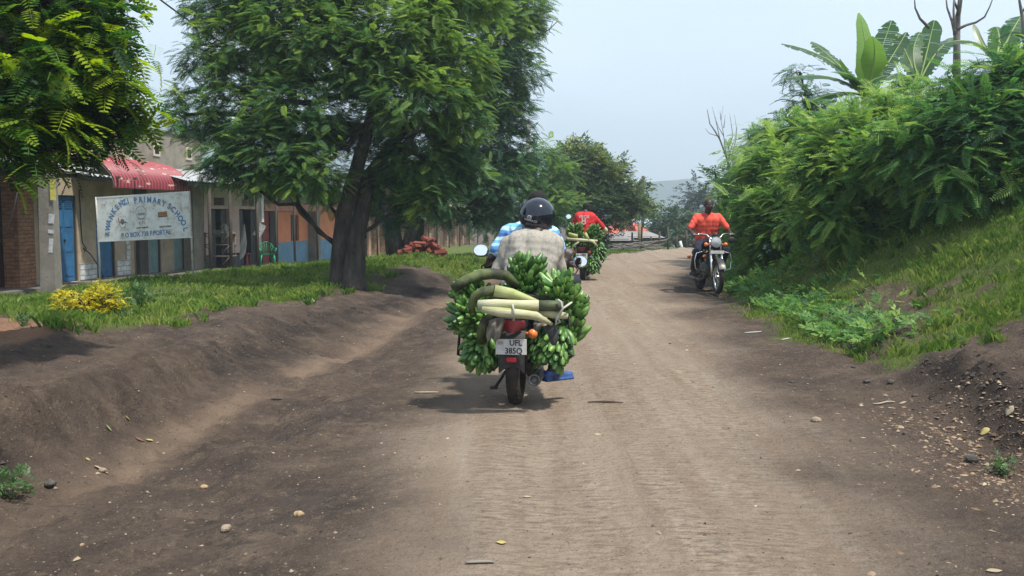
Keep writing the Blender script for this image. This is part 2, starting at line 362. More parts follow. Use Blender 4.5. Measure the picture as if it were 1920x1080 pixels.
    col = mixc(ramp(noise(38, 2, (1, 1.6, 1), rough=.5), [(.28, (.8,)*3), (.33, (0,)*3)]), col, (.035, .027, .022))
    gcol = mixc(med, (.050, .085, .018), (.15, .175, .045))
    gf = math_('MULTIPLY', att('grass'), ramp(fine, [(.30, (.55,)*3), (.5, (1,)*3)]))
    col = mixc(gf, col, gcol)
    Ln(col, b.inputs['Base Color'])
    h = math_('ADD', math_('MULTIPLY', fine, .036), math_('MULTIPLY', med, .12)); h = math_('ADD', h, math_('MULTIPLY', grit, .004))
    amp_ = math_('MULTIPLY', att('road'), math_('SUBTRACT', 1.0, math_('MULTIPLY', smooth_, .8))); h = math_('ADD', h, math_('MULTIPLY', math_('MULTIPLY', scaly, amp_), .055))
    h = math_('ADD', h, math_('MULTIPLY', math_('MULTIPLY', crumb, .06), math_('SUBTRACT', 1.0, math_('MULTIPLY', att('road'), .85)))); bp = N('ShaderNodeBump'); bp.inputs['Strength'].default_value = .9; bp.inputs['Distance'].default_value = 1.0; Ln(h, bp.inputs['Height']); Ln(bp.outputs[0], b.inputs['Normal'])
    return m
EARTH = ground_material()
nr, nc = GX.shape
idx = np.arange(nr*nc).reshape(nr, nc)
quads = np.stack([idx[:-1, :-1], idx[:-1, 1:], idx[1:, 1:], idx[1:, :-1]], -1).reshape(-1, 4)
VV = np.stack([GX, GY, GZ], -1).reshape(-1, 3)
isroad = ((GX > FX_[..., 8]) & (GX < FX_[..., 11]) & (GY < 60))[:-1, :-1].reshape(-1)
ATT = {'road': roadm, 'grass': GM, 'red': red, 'ditch': ditch, 'dark': moist_shade, 'porch': porch}
def sub(name, F):
    used, inv = np.unique(F, return_inverse=True); me = npmesh(name, VV[used], inv.reshape(F.shape), EARTH, smooth=True)
    for k, A in ATT.items():
        a = me.attributes.new(k, 'FLOAT', 'POINT'); a.data.foreach_set('value', A.reshape(-1)[used].astype(np.float32))
    return tag(link(name, me), kind='structure')
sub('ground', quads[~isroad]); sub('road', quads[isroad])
# ---------------------------------------------------------------- distant hills (inside the haze)
HILL = mat('far_hill', (.035, .055, .04), .95, (.06, .08, .055), .02, coord='Object')
def hills(name, D, pts, depth):
    b = MB(); P = []
    xs = np.linspace(pts[0][0], pts[-1][0], 120); top = np.interp(xs, [p[0] for p in pts], [p[1] for p in pts])
    for j in range(9):
        t = j/8; row = []
        for i, x in enumerate(xs):
            prof = math.sin(math.pi*t)**.8
            Z = (400-top[i])/FPX*D; X = (x-960)/FPX*D
            row.append((X*(1+.1*t), D+(t-.5)*depth, -14+(Z+14+CAMZ)*prof+float(vn(np.array([X*.02+j*.7]), np.array([t*4.]))[0])*Z*.10))
        P.append(row)
    b.sheet(P); return tag(b.build(name, HILL), kind='structure')
hills('hills', 1000, [(700,392),(900,372),(1100,350),(1200,342),(1232,338),(1262,336),(1272,333),(1285,335),(1300,342),(1330,350),(1380,358),(1500,372),(1700,380),(2200,390)], 200)
hills('mountain', 1120, [(-600,300),(-200,250),(100,226),(250,222),(330,224),(400,240),(520,262),(700,300),(900,350),(1050,380)], 300)
# ================================================================ buildings along the left of the road
U = Vector((.1321, .9912, 0)); NRM = Vector((.9912, -.1321, 0)); FO = Vector((-14.3, 0, 0))
FR = Matrix(((U.x, NRM.x, 0), (U.y, NRM.y, 0), (0, 0, 1)))          # columns: along, out to the road, up (left-handed order, boxes only)
def fpt(a, o, z): return FO+U*a+NRM*o+Vector((0, 0, z))
def ap(px, o=0):                                                     # distance along the facade line of a pixel column
    x0 = -14.3+o/.9912; k = (px-960)/FPX; Y = x0/(k-U.x/U.y); p = Vector((x0+Y*U.x/U.y, Y, 0)); return (p-FO).dot(U)
def zp(py, a, o=0):
    Y = fpt(a, o, 0).y; return W(960, py, Y).z
PL1 = mat('plaster_tan', (.44, .35, .25), .9, (.29, .235, .175), 2.2, .004, 30); PL2 = mat('plaster_grey', (.27, .24, .19), .9, (.165, .15, .12), 1.8, .005, 25)
PLD = mat('plaster_dirty', (.38, .30, .21), .9, (.23, .19, .15), 2.5, .004, 25)
PINK = mat('pink_paint', (.66, .46, .41), .8, (.5, .36, .32), 2.5, .002, 20); CRM = mat('cream_paint', (.55, .48, .36), .85, (.4, .35, .27), 2.5)
ORG = mat('orange_paint', (.75, .27, .14), .8, (.62, .22, .11), 2.0); BLU = mat('blue_paint', (.17, .32, .44), .8, (.13, .25, .36), 2.2)
PKB = mat('pink_beam', (.62, .30, .26), .8, (.5, .24, .2), 3)
DBL = mat('blue_door_paint', (.035, .15, .32), .5, (.025, .10, .21), 5, .002, 30); DTL = mat('teal_door_paint', (.16, .25, .25), .6, (.11, .18, .18), 4)
DRD = mat('red_door_paint', (.30, .035, .03), .6, (.2, .03, .025), 4); DBR = mat('brown_door_paint', (.12, .035, .025), .6, (.085, .03, .025), 4)
BLK = mat('dark_inside', (.012, .012, .012), .9); WOODP = mat('old_pole_wood', (.05, .04, .032), .9, (.09, .075, .06), 8, .004, 40, stretch=(1, 1, .2))
TIN = mat('tin_sheet', (.50, .51, .51), .45, (.36, .36, .36), 5, metal=.35); TIND = mat('rusty_tin', (.22, .15, .11), .7, (.32, .27, .23), 3, metal=.2)
CONC = mat('concrete', (.24, .22, .19), .9, (.16, .145, .125), 3, .006, 30); STEP = mat('step_cement', (.17, .15, .125), .9, (.11, .1, .085), 4, .005, 30)
WHT = mat('white_paint', (.66, .66, .62), .6, (.5, .5, .46), 6)
def brickmat(name, c1, c2, mortar, sx=5.5, rot=False):
    m = bpy.data.materials.new(name); m.use_nodes = True; t = m.node_tree; b = t.nodes['Principled BSDF']; b.inputs['Roughness'].default_value = .92
    tx = t.nodes.new('ShaderNodeTexCoord'); mp_ = t.nodes.new('ShaderNodeMapping'); br = t.nodes.new('ShaderNodeTexBrick')
    # use object coords: along facade ~ Y, up Z
    sp = t.nodes.new('ShaderNodeSeparateXYZ'); ad = t.nodes.new('ShaderNodeMath'); cb = t.nodes.new('ShaderNodeCombineXYZ')
    t.links.new(tx.outputs['Object'], sp.inputs[0]); t.links.new(sp.outputs[0], ad.inputs[0]); t.links.new(sp.outputs[1], ad.inputs[1])
    t.links.new(ad.outputs[0], cb.inputs[0]); t.links.new(sp.outputs[2], cb.inputs[1])
    br.inputs['Scale'].default_value = sx; br.inputs['Color1'].default_value = (*c1, 1); br.inputs['Color2'].default_value = (*c2, 1); br.inputs['Mortar'].default_value = (*mortar, 1)
    br.inputs['Mortar Size'].default_value = .035; br.inputs['Brick Width'].default_value = 1.15; br.inputs['Row Height'].default_value = .48; br.inputs['Bias'].default_value = -.2
    nzz = t.nodes.new('ShaderNodeTexNoise'); nzz.inputs['Scale'].default_value = 6; nzz.inputs['Detail'].default_value = 5
    vm = t.nodes.new('ShaderNodeVectorMath'); vm.operation = 'SCALE'; vm.inputs['Scale'].default_value = .08; av = t.nodes.new('ShaderNodeVectorMath'); av.operation = 'ADD'
    t.links.new(tx.outputs['Object'], nzz.inputs[0]); t.links.new(nzz.outputs['Color'], vm.inputs[0]); t.links.new(cb.outputs[0], av.inputs[0]); t.links.new(vm.outputs[0], av.inputs[1])
    t.links.new(av.outputs[0], br.inputs['Vector'])
    mxx = t.nodes.new('ShaderNodeMix'); mxx.data_type = 'RGBA'; mxx.blend_type = 'MULTIPLY'; mxx.inputs['Factor'].default_value = .8
    rr = t.nodes.new('ShaderNodeValToRGB'); rr.color_ramp.elements[0].position = .3; rr.color_ramp.elements[0].color = (.45, .45, .45, 1); rr.color_ramp.elements[1].position = .65
    t.links.new(nzz.outputs[0], rr.inputs[0]); t.links.new(br.outputs[0], mxx.inputs['A']); t.links.new(rr.outputs[0], mxx.inputs['B']); t.links.new(mxx.outputs['Result'], b.inputs['Base Color'])
    bp = t.nodes.new('ShaderNodeBump'); bp.inputs['Distance'].default_value = .012; bp.invert = True; t.links.new(br.outputs['Fac'], bp.inputs['Height']); t.links.new(bp.outputs[0], b.inputs['Normal'])
    return m
BRK = brickmat('old_brick', (.40, .19, .10), (.28, .13, .075), (.10, .075, .055)); BRKP = brickmat('pale_brick', (.55, .34, .21), (.42, .25, .15), (.17, .13, .10), 5)
TILE = brickmat('white_tile', (.66, .67, .66), (.58, .6, .6), (.30, .31, .31), 3.3)
class FB(MB):
    def fb(s, a0, a1, o0, o1, z0, z1):
        pts = [fpt(a, o, z) for a in (a0, a1) for o in (o0, o1) for z in (z0, z1)]
        return s.add(pts, [(0, 1, 3, 2), (4, 6, 7, 5), (0, 4, 5, 1), (2, 3, 7, 6), (0, 2, 6, 4), (1, 5, 7, 3)])
def part(b, name, m, parent, label=None):
    o = b.build(name, m, parent, fixn=True)
    if label: o['label'] = label
    return o
def wall_open(a0, a1, z0, z1, ops, dep=.25, b=None):
    """front wall slab with openings [(a0,a1,z0,z1)]"""
    b = b or FB(); xs = a0
    for (p, q, r, s_) in sorted(ops):
        if p > xs: b.fb(xs, p, -dep, 0, z0, z1)
        if r > z0+.01: b.fb(p, q, -dep, 0, z0, r)
        if s_ < z1: b.fb(p, q, -dep, 0, s_, z1)
        xs = q
    if xs < a1: b.fb(xs, a1, -dep, 0, z0, z1)
    return b
def door_pair(parent, a0, a1, z0, z1, m, label=None, o=-.08, vents=True):
    b = FB(); mid = (a0+a1)/2; b.fb(a0+.03, mid-.006, o-.04, o, z0, z1-.02); b.fb(mid+.006, a1-.03, o-.04, o, z0, z1-.02)
    for (p, q) in ((a0+.08, mid-.05), (mid+.05, a1-.08)):
        for k in range(3): b.fb(p, q, o, o+.012, z0+.12+k*.62, z0+.16+k*.62)
        if vents:
            for k in range(5): b.fb(p, q, o, o+.018, z1-.32+k*.05, z1-.30+k*.05)
    d = part(b, 'door', m, parent, label)
    f = FB(); f.fb(a0-.02, a0+.03, o-.06, o+.05, z0, z1); f.fb(a1-.03, a1+.02, o-.06, o+.05, z0, z1); f.fb(a0-.02, a1+.02, o-.06, o+.05, z1-.02, z1+.03); part(f, 'door_frame', WOODP, d)
    h = FB(); h.fb(mid-.03, mid+.03, o, o+.03, z0+1.0, z0+1.05); part(h, 'bolt', BLK, d)
    return d
def body(parent, a0, a1, z0, z1, depth, m):
    b = FB(); b.fb(a0, a1, -depth, -depth+.2, z0, z1); b.fb(a0, a0+.2, -depth+.2, -.252, z0, z1); b.fb(a1-.2, a1, -depth+.2, -.252, z0, z1); part(b, 'side_walls', m, parent)
    b = FB(); b.fb(a0+.21, a1-.21, -depth+.21, -.26, z1-.35, z1-.3); part(b, 'roof', TIND, parent)
    b = FB(); b.fb(a0+.21, a1-.21, -depth+.25, -.26, z0-.3, z0+.02); part(b, 'floor', STEP, parent)
def corr(parent, name, a0, a1, o0, o1, z0, z1, m, waves=None, amp=.018):
    """corrugated sheet from wall (o0,z0) out to (o1,z1)"""
    n = int((a1-a0)/.045)+1; P = []
    for j in range(2):
        row = []
        for i in range(n):
            a = a0+(a1-a0)*i/(n-1); t = j; row.append(fpt(a, o0+(o1-o0)*t, z0+(z1-z0)*t+amp*math.sin(i*math.pi/2)))
        P.append(row)
    b = MB(); b.sheet(P); n0 = len(b.v); b.sheet([[p-Vector((0, 0, .006)) for p in r] for r in P]); return part(b, name, m, parent)
# ---- brick shop at the left edge
zb = -.15
t = thing('brick_shop', 'old brick shop with a brown double door at the left edge', 'building', fpt(ap(10), 0, zb))
def under(t):                       # parts were modelled in place: keep them there under their empty
    for c in t.children:
        c.matrix_parent_inverse = Matrix.Identity(4)
def place(t):
    bpy_inv = (Matrix.Translation(t.location) @ Matrix.Rotation(t.rotation_euler[2], 4, 'Z')).inverted()
    for c in t.children: c.data.transform(bpy_inv) if c.type == 'MESH' else None
    def rec(o):
        for c in o.children:
            if c.type == 'MESH' and not c.get('_p'): c.data.transform(bpy_inv) if False else None
            rec(c)
    rec(t)
a0, a1 = ap(-260), ap(62); dA, dB = ap(-25), ap(27); z1 = 2.75
part(wall_open(a0, a1, zb-.3, z1, [(dA, dB, zb-.02, zb+2.25)]), 'wall', BRK, t); body(t, a0, a1, zb-.3, z1, 6, BRK)
door_pair(t, dA, dB, zb, zb+2.25, DBR, o=-.1, vents=False)
b = FB(); q0, q1 = ap(33, .35), ap(64, .35); b.fb(q0, q1, .005, .38, zb-.35, 2.35); part(b, 'brick_pillar', BRK, t, 'rough eroded brick pillar')
b = FB(); b.fb(a0, a1-.1, .01, .9, zb-.5, zb-.02); part(b, 'step', STEP, t)
corr(t, 'porch_roof', a0, a1+.1, -.1, 1.7, 2.85, 2.5, TIN)
b = FB(); b.fb(a0, a1, .4, .47, 2.38, 2.5); part(b, 'beam', WOODP, t)
# ---- shop 1, blue doors, red awning
zb = -.2; A0, A1 = ap(63), ap(252); ZT = 3.95
t1 = thing('shop_building', 'tan plastered shop with blue double doors and white tile trim', 'building', fpt((A0+A1)/2, 0, zb))
d1 = (ap(107), ap(146)); d2 = (ap(181), ap(216)); dz = zb+2.15
part(wall_open(A0, A1, zb-.3, ZT-.1, [(*d1, zb-.02, dz), (*d2, zb-.02, dz)]), 'wall', PL1, t1); body(t1, A0, A1, zb-.3, ZT-.15, 7, PL2)
door_pair(t1, *d1, zb, dz, DBL); door_pair(t1, *d2, zb, dz, DBL)
b = FB(); b.fb(ap(74), ap(83), .003, .03, zb, zp(365, ap(78))); part(b, 'tile_pilaster', TILE, t1)
b = FB(); b.fb(d1[1]+.05, d2[0]-.05, .003, .02, zb, zb+.42); part(b, 'tile_dado', TILE, t1)
b = FB(); b.fb(d2[1]+.05, ap(243), .003, .02, zb, zb+.42); b.fb(ap(236), ap(243), .003, .022, zb+.42, zb+2.2); part(b, 'tile_dado', TILE, t1)
b = FB(); b.fb(A0+.1, A1-.02, .005, 1.0, zb-.5, zb-.03); part(b, 'step', STEP, t1)
b = FB(); b.fb(A0-.05, A1+.02, -.28, .05, ZT-.1, ZT); part(b, 'parapet_cap', CONC, t1)
b = FB(); b.fb(A1-.16, A1-.06, .002, .06, 2.2, ZT-.3); part(b, 'downpipe', WHT, t1)
for k in range(4): b = FB(); b.fb(ap(90)+k*.5, ap(90)+k*.5+.25, .002, .02, 3.15, 3.4); part(b, 'vent_block', CONC, t1)
corr(t1, 'porch_roof', A0-.2, ap(178, 1.0), 0, 1.5, 2.6, 2.38, TIN)
b = FB(); b.fb(A0-.2, ap(178, 1.0), 1.3, 1.38, 2.26, 2.36); b.fb(A0, ap(176, 1.0), .4, .46, 2.36, 2.46)
for k in range(4): b.fb(A0+k*.8, A0+k*.8+.07, .02, 1.3, 2.36, 2.42)
part(b, 'roof_timber', WOODP, t1)
# hanging cable on the wall
b = MB(); a = ap(150)
b.tube([fpt(a, .04, 2.1), fpt(a, .05, 1.2), fpt(a+.02, .06, .75), fpt(a+.12, .1, .6), fpt(a+.06, .1, .52), fpt(a+.02, .08, .62), fpt(a+.3, .1, .45), fpt(a+.65, .12, .1), fpt(a+.8, .14, -.18)], .014, 6)
part(b, 'cable', BLK, t1)
# red awning (its own thing, bolted on)
AW = bpy.data.materials.new('awning_red'); AW.use_nodes = True; tt = AW.node_tree; bb = tt.nodes['Principled BSDF']; bb.inputs['Roughness'].default_value = .5
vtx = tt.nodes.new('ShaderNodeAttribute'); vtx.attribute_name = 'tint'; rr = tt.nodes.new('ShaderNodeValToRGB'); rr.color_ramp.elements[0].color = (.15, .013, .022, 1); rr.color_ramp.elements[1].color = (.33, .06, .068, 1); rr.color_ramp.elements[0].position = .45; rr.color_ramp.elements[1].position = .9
nn_ = tt.nodes.new('ShaderNodeTexNoise'); nn_.inputs['Scale'].default_value = 9; r2 = tt.nodes.new('ShaderNodeValToRGB'); r2.color_ramp.elements[0].position = .64; r2.color_ramp.elements[1].position = .68
mxx = tt.nodes.new('ShaderNodeMix'); mxx.data_type = 'RGBA'; mxx.inputs['B'].default_value = (.5, .33, .28, 1)
tt.links.new(vtx.outputs['Fac'], rr.inputs[0]); tt.links.new(rr.outputs[0], mxx.inputs['A']); tt.links.new(nn_.outputs[0], r2.inputs[0]); tt.links.new(r2.outputs[0], mxx.inputs['Factor']); tt.links.new(mxx.outputs['Result'], bb.inputs['Base Color'])
aw0, aw1 = 24.35, 28.35; nW = 24*8; prof = [(0, 2.98), (.35, 2.93), (.7, 2.83), (.95, 2.70), (1.12, 2.52), (1.2, 2.33), (1.2, 2.14)]
P = []; tint = []
for i in range(nW+1):
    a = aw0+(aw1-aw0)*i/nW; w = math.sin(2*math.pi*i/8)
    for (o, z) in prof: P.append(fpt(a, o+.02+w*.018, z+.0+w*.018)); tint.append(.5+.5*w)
m_ = len(prof); F = np.array([(i*m_+j, i*m_+j+1, (i+1)*m_+j+1, (i+1)*m_+j) for i in range(nW) for j in range(m_-1)])
awn = thing('awning', 'curved corrugated red metal awning above the school sign', 'awning', fpt(26.3, .5, 2.6))
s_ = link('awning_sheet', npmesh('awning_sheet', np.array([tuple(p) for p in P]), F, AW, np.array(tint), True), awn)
b = MB()
for a in (aw0+.02, aw1-.02): b.tube([fpt(a, o-.02, z-.03) for (o, z) in prof], .015, 6)
b.tube([fpt(aw0, 1.18, 2.15), fpt(aw1, 1.18, 2.15)], .015, 6); part(b, 'awning_frame', CONC, awn)
# ---- shop 2, grey parapet, teal doors
B0, B1 = ap(254), ap(383); zb2 = -.25; Z2 = 3.98
t2 = thing('shop_building', 'grey cement shop with a tall parapet and pale teal doors', 'building', fpt((B0+B1)/2, 0, zb2))
e1 = (ap(279), ap(302)); e2 = (ap(326), ap(347)); dz = zb2+1.95
part(wall_open(B0, B1, zb2-.3, 2.6, [(*e1, zb2-.02, dz), (*e2, zb2-.02, dz)]), 'wall', PLD, t2)
b = FB(); b.fb(B0, B1, -.25, .0, 2.602, Z2-.06); part(b, 'parapet', PL2, t2); body(t2, B0, B1, zb2-.3, Z2-.2, 7, PL2)
b = FB(); b.fb(B0-.03, B1, -.3, .05, Z2-.06, Z2); part(b, 'parapet_cap', CONC, t2)
door_pair(t2, *e1, zb2, dz, DTL, vents=False); door_pair(t2, *e2, zb2, dz, DTL, vents=False)
for px in (298, 358, 412):
    a = ap(px); zc = 3.38; b = FB(); b.fb(a-.2, a+.2, .002, .03, zc-.2, zc+.2)
    w = part(b, 'vent_window', mat('vent_trim', (.5, .42, .33), .9), t2) if px < 400 else None
    if w:
        b = FB(); b.fb(a-.12, a+.12, .031, .036, zc-.13, zc+.13); part(b, 'vent_grille', BLK, w)
b = FB(); b.fb(B0+.02, B0+.5, .003, .12, zb2-.3, 2.3); part(b, 'gap_slab', mat('gap_shade', (.05, .045, .04), .9, (.08, .07, .06), 3), t2)  # thin slab coloured dark in place of the shaded gap between shops
b = FB(); b.fb(ap(364, .3), ap(380, .3), .003, .3, zb2-.3, 2.4); part(b, 'pilaster', PL2, t2)
b = FB(); b.fb(B0+.1, B1, .004, 1.5, zb2-.6, zb2-.03); part(b, 'verandah_floor', STEP, t2)
corr(t2, 'porch_roof', ap(270, .3), B1+.6, .02, 1.6, 2.85, 2.42, TIN)
b = FB(); b.fb(B0+.3, B1+.5, 1.4, 1.48, 2.28, 2.42)
for k in range(8): b.fb(B0+.5+k*.75, B0+.57+k*.75, .02, 1.4, 2.44, 2.52)
part(b, 'roof_timber', WOODP, t2)
# ---- shop 3, pink
C0, C1 = ap(384), ap(491); zb3 = -.35; Z3 = zp(350, ap(440))
t3 = thing('shop_building', 'pink shop with two dark open doorways and wooden verandah posts', 'building', fpt((C0+C1)/2, 0, zb3))
g1 = (ap(397), ap(431)); g2 = (ap(450), ap(485)); dz = zb3+2.0
part(wall_open(C0, C1, zb3+.45, 1.75, [(*g1, zb3+.45, dz), (*g2, zb3+.45, dz)]), 'wall', PINK, t3)
part(wall_open(C0, C1, zb3-.3, zb3+.447, [(*g1, zb3-.02, zb3+.447), (*g2, zb3-.02, zb3+.447)]), 'dado', mat('dark_blue_dado', (.06, .075, .09), .85, (.09, .10, .11), 4), t3)
b = FB(); b.fb(C0, C1, -.25, .02, 1.753, 2.75); part(b, 'upper_wall', CRM, t3); body(t3, C0, C1, zb3-.3, 2.7, 6.5, PL2)
for g in (g1, g2):
    b = FB(); b.fb(g[0]+.05, g[0]+.5, -.12, -.08, zb3, dz-.05); b.fb(g[1]-.5, g[1]-.05, -.12, -.08, zb3, dz-.05)
    part(b, 'door', mat('black_door', (.02, .022, .028), .5, (.035, .035, .04), 5), t3)
    b = FB(); b.fb(g[0]+.2, g[1]-.4, .003, .02, dz+.12, dz+.38); part(b, 'vent_grille', mat('vent_brown', (.07, .035, .03), .9), t3)
b = FB(); b.fb(C0, C1, .004, 1.3, zb3-.6, zb3-.02); part(b, 'verandah_floor', STEP, t3)
b = FB(); b.fb(ap(459, .0), ap(466, 0), .021, .04, 2.0, 2.2); part(b, 'vent_hole', BLK, t3)
for px in (394, 433, 483):
    b = MB(); a = ap(px, 1.5); b.tube([fpt(a, 1.5, zb3-.3), fpt(a+.02, 1.5, 1.0), fpt(a, 1.5, 2.42)], .055, 8); part(b, 'verandah_post', WOODP, t3)
a = ap(489, 1.2); b = FB(); b.fb(a-.1, a+.1, 1.15, 1.3, 1.2, 2.5); part(b, 'downpipe', WHT, t3)
corr(t3, 'porch_roof', C0, C1+.2, 0, 1.8, 2.72, 2.5, TIN)
# ---- shop 4, orange over blue
D0, D1 = ap(492), ap(634); zb4 = -.55; 
t4 = thing('shop_building', 'small house painted orange above and blue below with a red door', 'building', fpt((D0+D1)/2, 0, zb4))
w0, w1 = ap(546), ap(561); zs0, zs1 = zp(452, w0), zp(403, w0); r1 = (ap(493), ap(508)); zmid = zp(452, ap(560)); ztop = zp(396, ap(560))
part(wall_open(ap(522), D1, zmid, ztop, [(w0, w1, zs0, zs1)]), 'wall', ORG, t4)
b = FB(); b.fb(ap(522), D1, -.25, 0, zb4-.3, zmid-.003); part(b, 'lower_wall', BLU, t4)
part(wall_open(D0, ap(522)-.003, zb4-.3, ztop, [(*r1, zb4-.02, zb4+2.1)]), 'entrance_wall', mat('entry_dark', (.06, .055, .05), .9), t4)
b = FB(); b.fb(*r1, -.12, -.06, zb4, zb4+2.1); part(b, 'door', DRD, t4)
b = FB(); b.fb(D0, D1, -.25, .15, ztop+.003, ztop+.28); part(b, 'beam', PKB, t4)
b = FB(); b.fb(D0, D1, -.25, .0, ztop+.283, ztop+1.1); part(b, 'parapet', PL2, t4); body(t4, D0, D1, zb4-.3, ztop+1.0, 6.5, PL2)
b = FB(); b.fb(w0, w1, -.15, -.1, zs0, zs1); f = part(b, 'window', BLK, t4)
b = FB()
for k in range(1, 3): b.fb(w0+(w1-w0)*k/3-.02, w0+(w1-w0)*k/3+.02, -.08, -.05, zs0, zs1)
part(b, 'window_bars', mat('grey_bar', (.25, .28, .3), .6), f)
b = FB(); a = ap(597, .4); b.fb(a-.16, a+.16, .003, .45, zb4-.3, ztop); part(b, 'pillar', PL2, t4)
for px in (519, 553, 596):
    b = MB(); a = ap(px, 1.6); b.tube([fpt(a, 1.6, zb4-.4), fpt(a-.03, 1.6, 1.0), fpt(a+.05, 1.6, 2.4)], .045, 7); part(b, 'verandah_post', WOODP, t4)
corr(t4, 'porch_roof', D0, D1, .02, 1.7, ztop+1.0, ztop+.85, TIN)
b = FB(); b.fb(D0, D1, .004, 1.3, zb4-.6, zb4-.02); part(b, 'verandah_floor', STEP, t4)
# ---- brick rows further on
def brickrow(px0, px1, zb_, label, doors, m=BRKP, top=3.0):
    a0, a1 = ap(px0), ap(px1); t = thing('brick_house', label, 'building', fpt((a0+a1)/2, 0, zb_))
    ops = [(ap(p), ap(q), zb_-.02, zb_+2.1) for p, q in doors]
    part(wall_open(a0, a1, zb_-.3, zb_+top, ops), 'wall', m, t); body(t, a0, a1, zb_-.3, zb_+top-.1, 6, m)
    for k, o in enumerate(ops):
        b = FB(); b.fb(o[0], o[1], -.14, -.09, zb_, zb_+2.1); part(b, 'door', (mat('grey_door', (.36, .38, .38), .6, (.27, .28, .28), 4), DBR)[k % 2], t)
    for k in range(5):
        b = FB(); a = a0+(a1-a0)*(k+.5)/5; b.fb(a-.2, a+.2, .004, .3, zb_-.3, zb_+top-.25); part(b, 'brick_pier', m, t)
    corr(t, 'roof', a0, a1, -.3, 1.2, zb_+top+.15, zb_+top-.1, TIND)
    for k in range(4):
        b = MB(); a = a0+(a1-a0)*(k+.3)/4; b.tube([fpt(a, 1.1, zb_-.3), fpt(a, 1.1, zb_+top-.1)], .05, 6); part(b, 'porch_post', WOODP, t)
    return t
brickrow(638, 722, -.6, 'pale brick house with a grey door behind the big tree', [(704, 718)])
brickrow(724, 800, -.6, 'brick house mostly hidden behind two dark tree trunks', [(740, 748)])
brickrow(806, 882, -.65, 'low pale brick house with wooden posts, far end of the row', [(838, 846), (852, 858)], top=2.7)
# re-base all parts on their things
def rebase(root):
    M = (Matrix.Translation(root.location) @ root.rotation_euler.to_matrix().to_4x4()).inverted(); seen = set()
    def rec(o):
        for c in o.children:
            if c.type == 'MESH' and c.data.name not in seen: seen.add(c.data.name); c.data.transform(M)
            rec(c)
    rec(root)
for o in [o for o in COL.objects if o.type == 'EMPTY']: rebase(o); o['_r'] = 1
# ================================================================ far houses, fence, person behind the bend
def at(px, py, Y): return W(px, py, Y)
def house(name, label, px0, px1, Y, z0, zw, zr, cr, cw, depth=6, ridge_in=.5):
    x0, x1 = W(px0, 400, Y).x, W(px1, 400, Y).x; t = thing(name, label, 'building', ((x0+x1)/2, Y, z0))
    b = MB(); b.box(((x0+x1)/2, Y+depth/2, (z0-.5+zw)/2), (x1-x0, depth, zw-z0+.5)); w = part(b, 'wall', cw, t)
    b = MB(); e = .5; r = (zr-zw)
    v = [(x0-e, Y-e, zw-.08), (x1+e, Y-e, zw-.08), (x1+e, Y+depth+e, zw-.08), (x0-e, Y+depth+e, zw-.08), (x0+ridge_in, Y+depth/2, zr), (x1-ridge_in, Y+depth/2, zr)]
    b.add(v, [(0, 1, 5, 4), (1, 2, 5), (2, 3, 4, 5), (3, 0, 4), (0, 3, 2, 1)]); part(b, 'roof', cr, t)
    dh = max(.3, (zw-z0)*.8); b = MB(); b.box(((x0+x1)/2+1, Y-.02, z0+dh/2), (.9, .05, dh)); part(b, 'door', DBR, t)
    b = MB(); b.box(((x0+x1)/2-1.2, Y-.02, z0+dh*.65), (.9, .05, dh*.5)); part(b, 'window', BLK, t)
    rebase(t); t['_r'] = 1; return t
house('far_house', 'house with a bright orange-red roof beyond the bend', 1150, 1212, 74, -.9, W(0, 436, 74).z, W(0, 417, 74).z, mat('orange_roof', (.50, .11, .06), .7, (.40, .09, .05), 2), PL1, 7)
house('tin_shed', 'low dark shed with a pale tin roof below the orange roof', 1168, 1232, 62, -.85, W(0, 443, 62).z, W(0, 435, 62).z, mat('pale_tin', (.30, .28, .25), .6, (.20, .18, .16), 1.5, metal=.2), mat('shed_boards', (.07, .06, .055), .9, (.11, .09, .08), 3), 5, .2)
house('tin_shed', 'long dark market shed with a lead-grey roof beside the far grass', 1118, 1180, 56, -.75, W(0, 448, 56).z, W(0, 441, 56).z, mat('grey_tin', (.22, .20, .19), .6, (.15, .14, .13), 1.5), mat('shed_boards'.replace('s', 's'), (.07, .06, .055), .9), 5, .2)
house('far_house', 'white-roofed house half hidden in the far trees', 1205, 1240, 95, -1.2, W(0, 424, 95).z, W(0, 411, 95).z, mat('white_roof', (.55, .62, .66), .5, (.42, .5, .56), 1.5), PL1, 7)
# rail fence
fen = thing('wooden_fence', 'rough wooden rail fence along the far side of the bend', 'fence', (W(1185, 466, 50).x, 50, hz(W(1185, 466, 50).x, 50)))
for k in range(7):
    p = W(1185+k*17, 466, 50-k*.6); b = MB(); h = 1.0+.3*math.sin(k*2.1); zz = hz(p.x, p.y)
    b.tube([(p.x, p.y, zz-.2), (p.x+.04*math.sin(k), p.y, zz+h)], .05, 6); part(b, 'fence_post', WOODP, fen)
p, q = W(1185, 466, 50), W(1287, 466, 46.4)
for j in range(1, 2):
    b = MB(); n = 8; b.tube([(p.x+(q.x-p.x)*i/n, p.y+(q.y-p.y)*i/n+.06, hz(p.x+(q.x-p.x)*i/n, p.y+(q.y-p.y)*i/n)+.3+j*.3+.03*math.sin(i*2.+j)) for i in range(n+1)], .018, 5); part(b, 'fence_rail', WOODP, fen)
rebase(fen); fen['_r'] = 1
def pole(name, label, cat, pts, r, m, group=None):
    b = MB(); b.tube(pts, r, 9); o = b.build(name, m); return tag(o, label, cat, group)
p = W(1281, 465, 44); zz = hz(p.x, 44)
pole('leaning_post', 'bright white post leaning left at the roadside bend', 'post', [(p.x, 44, zz-.1), (W(1275, 452, 44).x, 44, W(1275, 452, 44).z)], .07, WHT)
p = W(1199, 455, 58); zz = hz(p.x, 58)
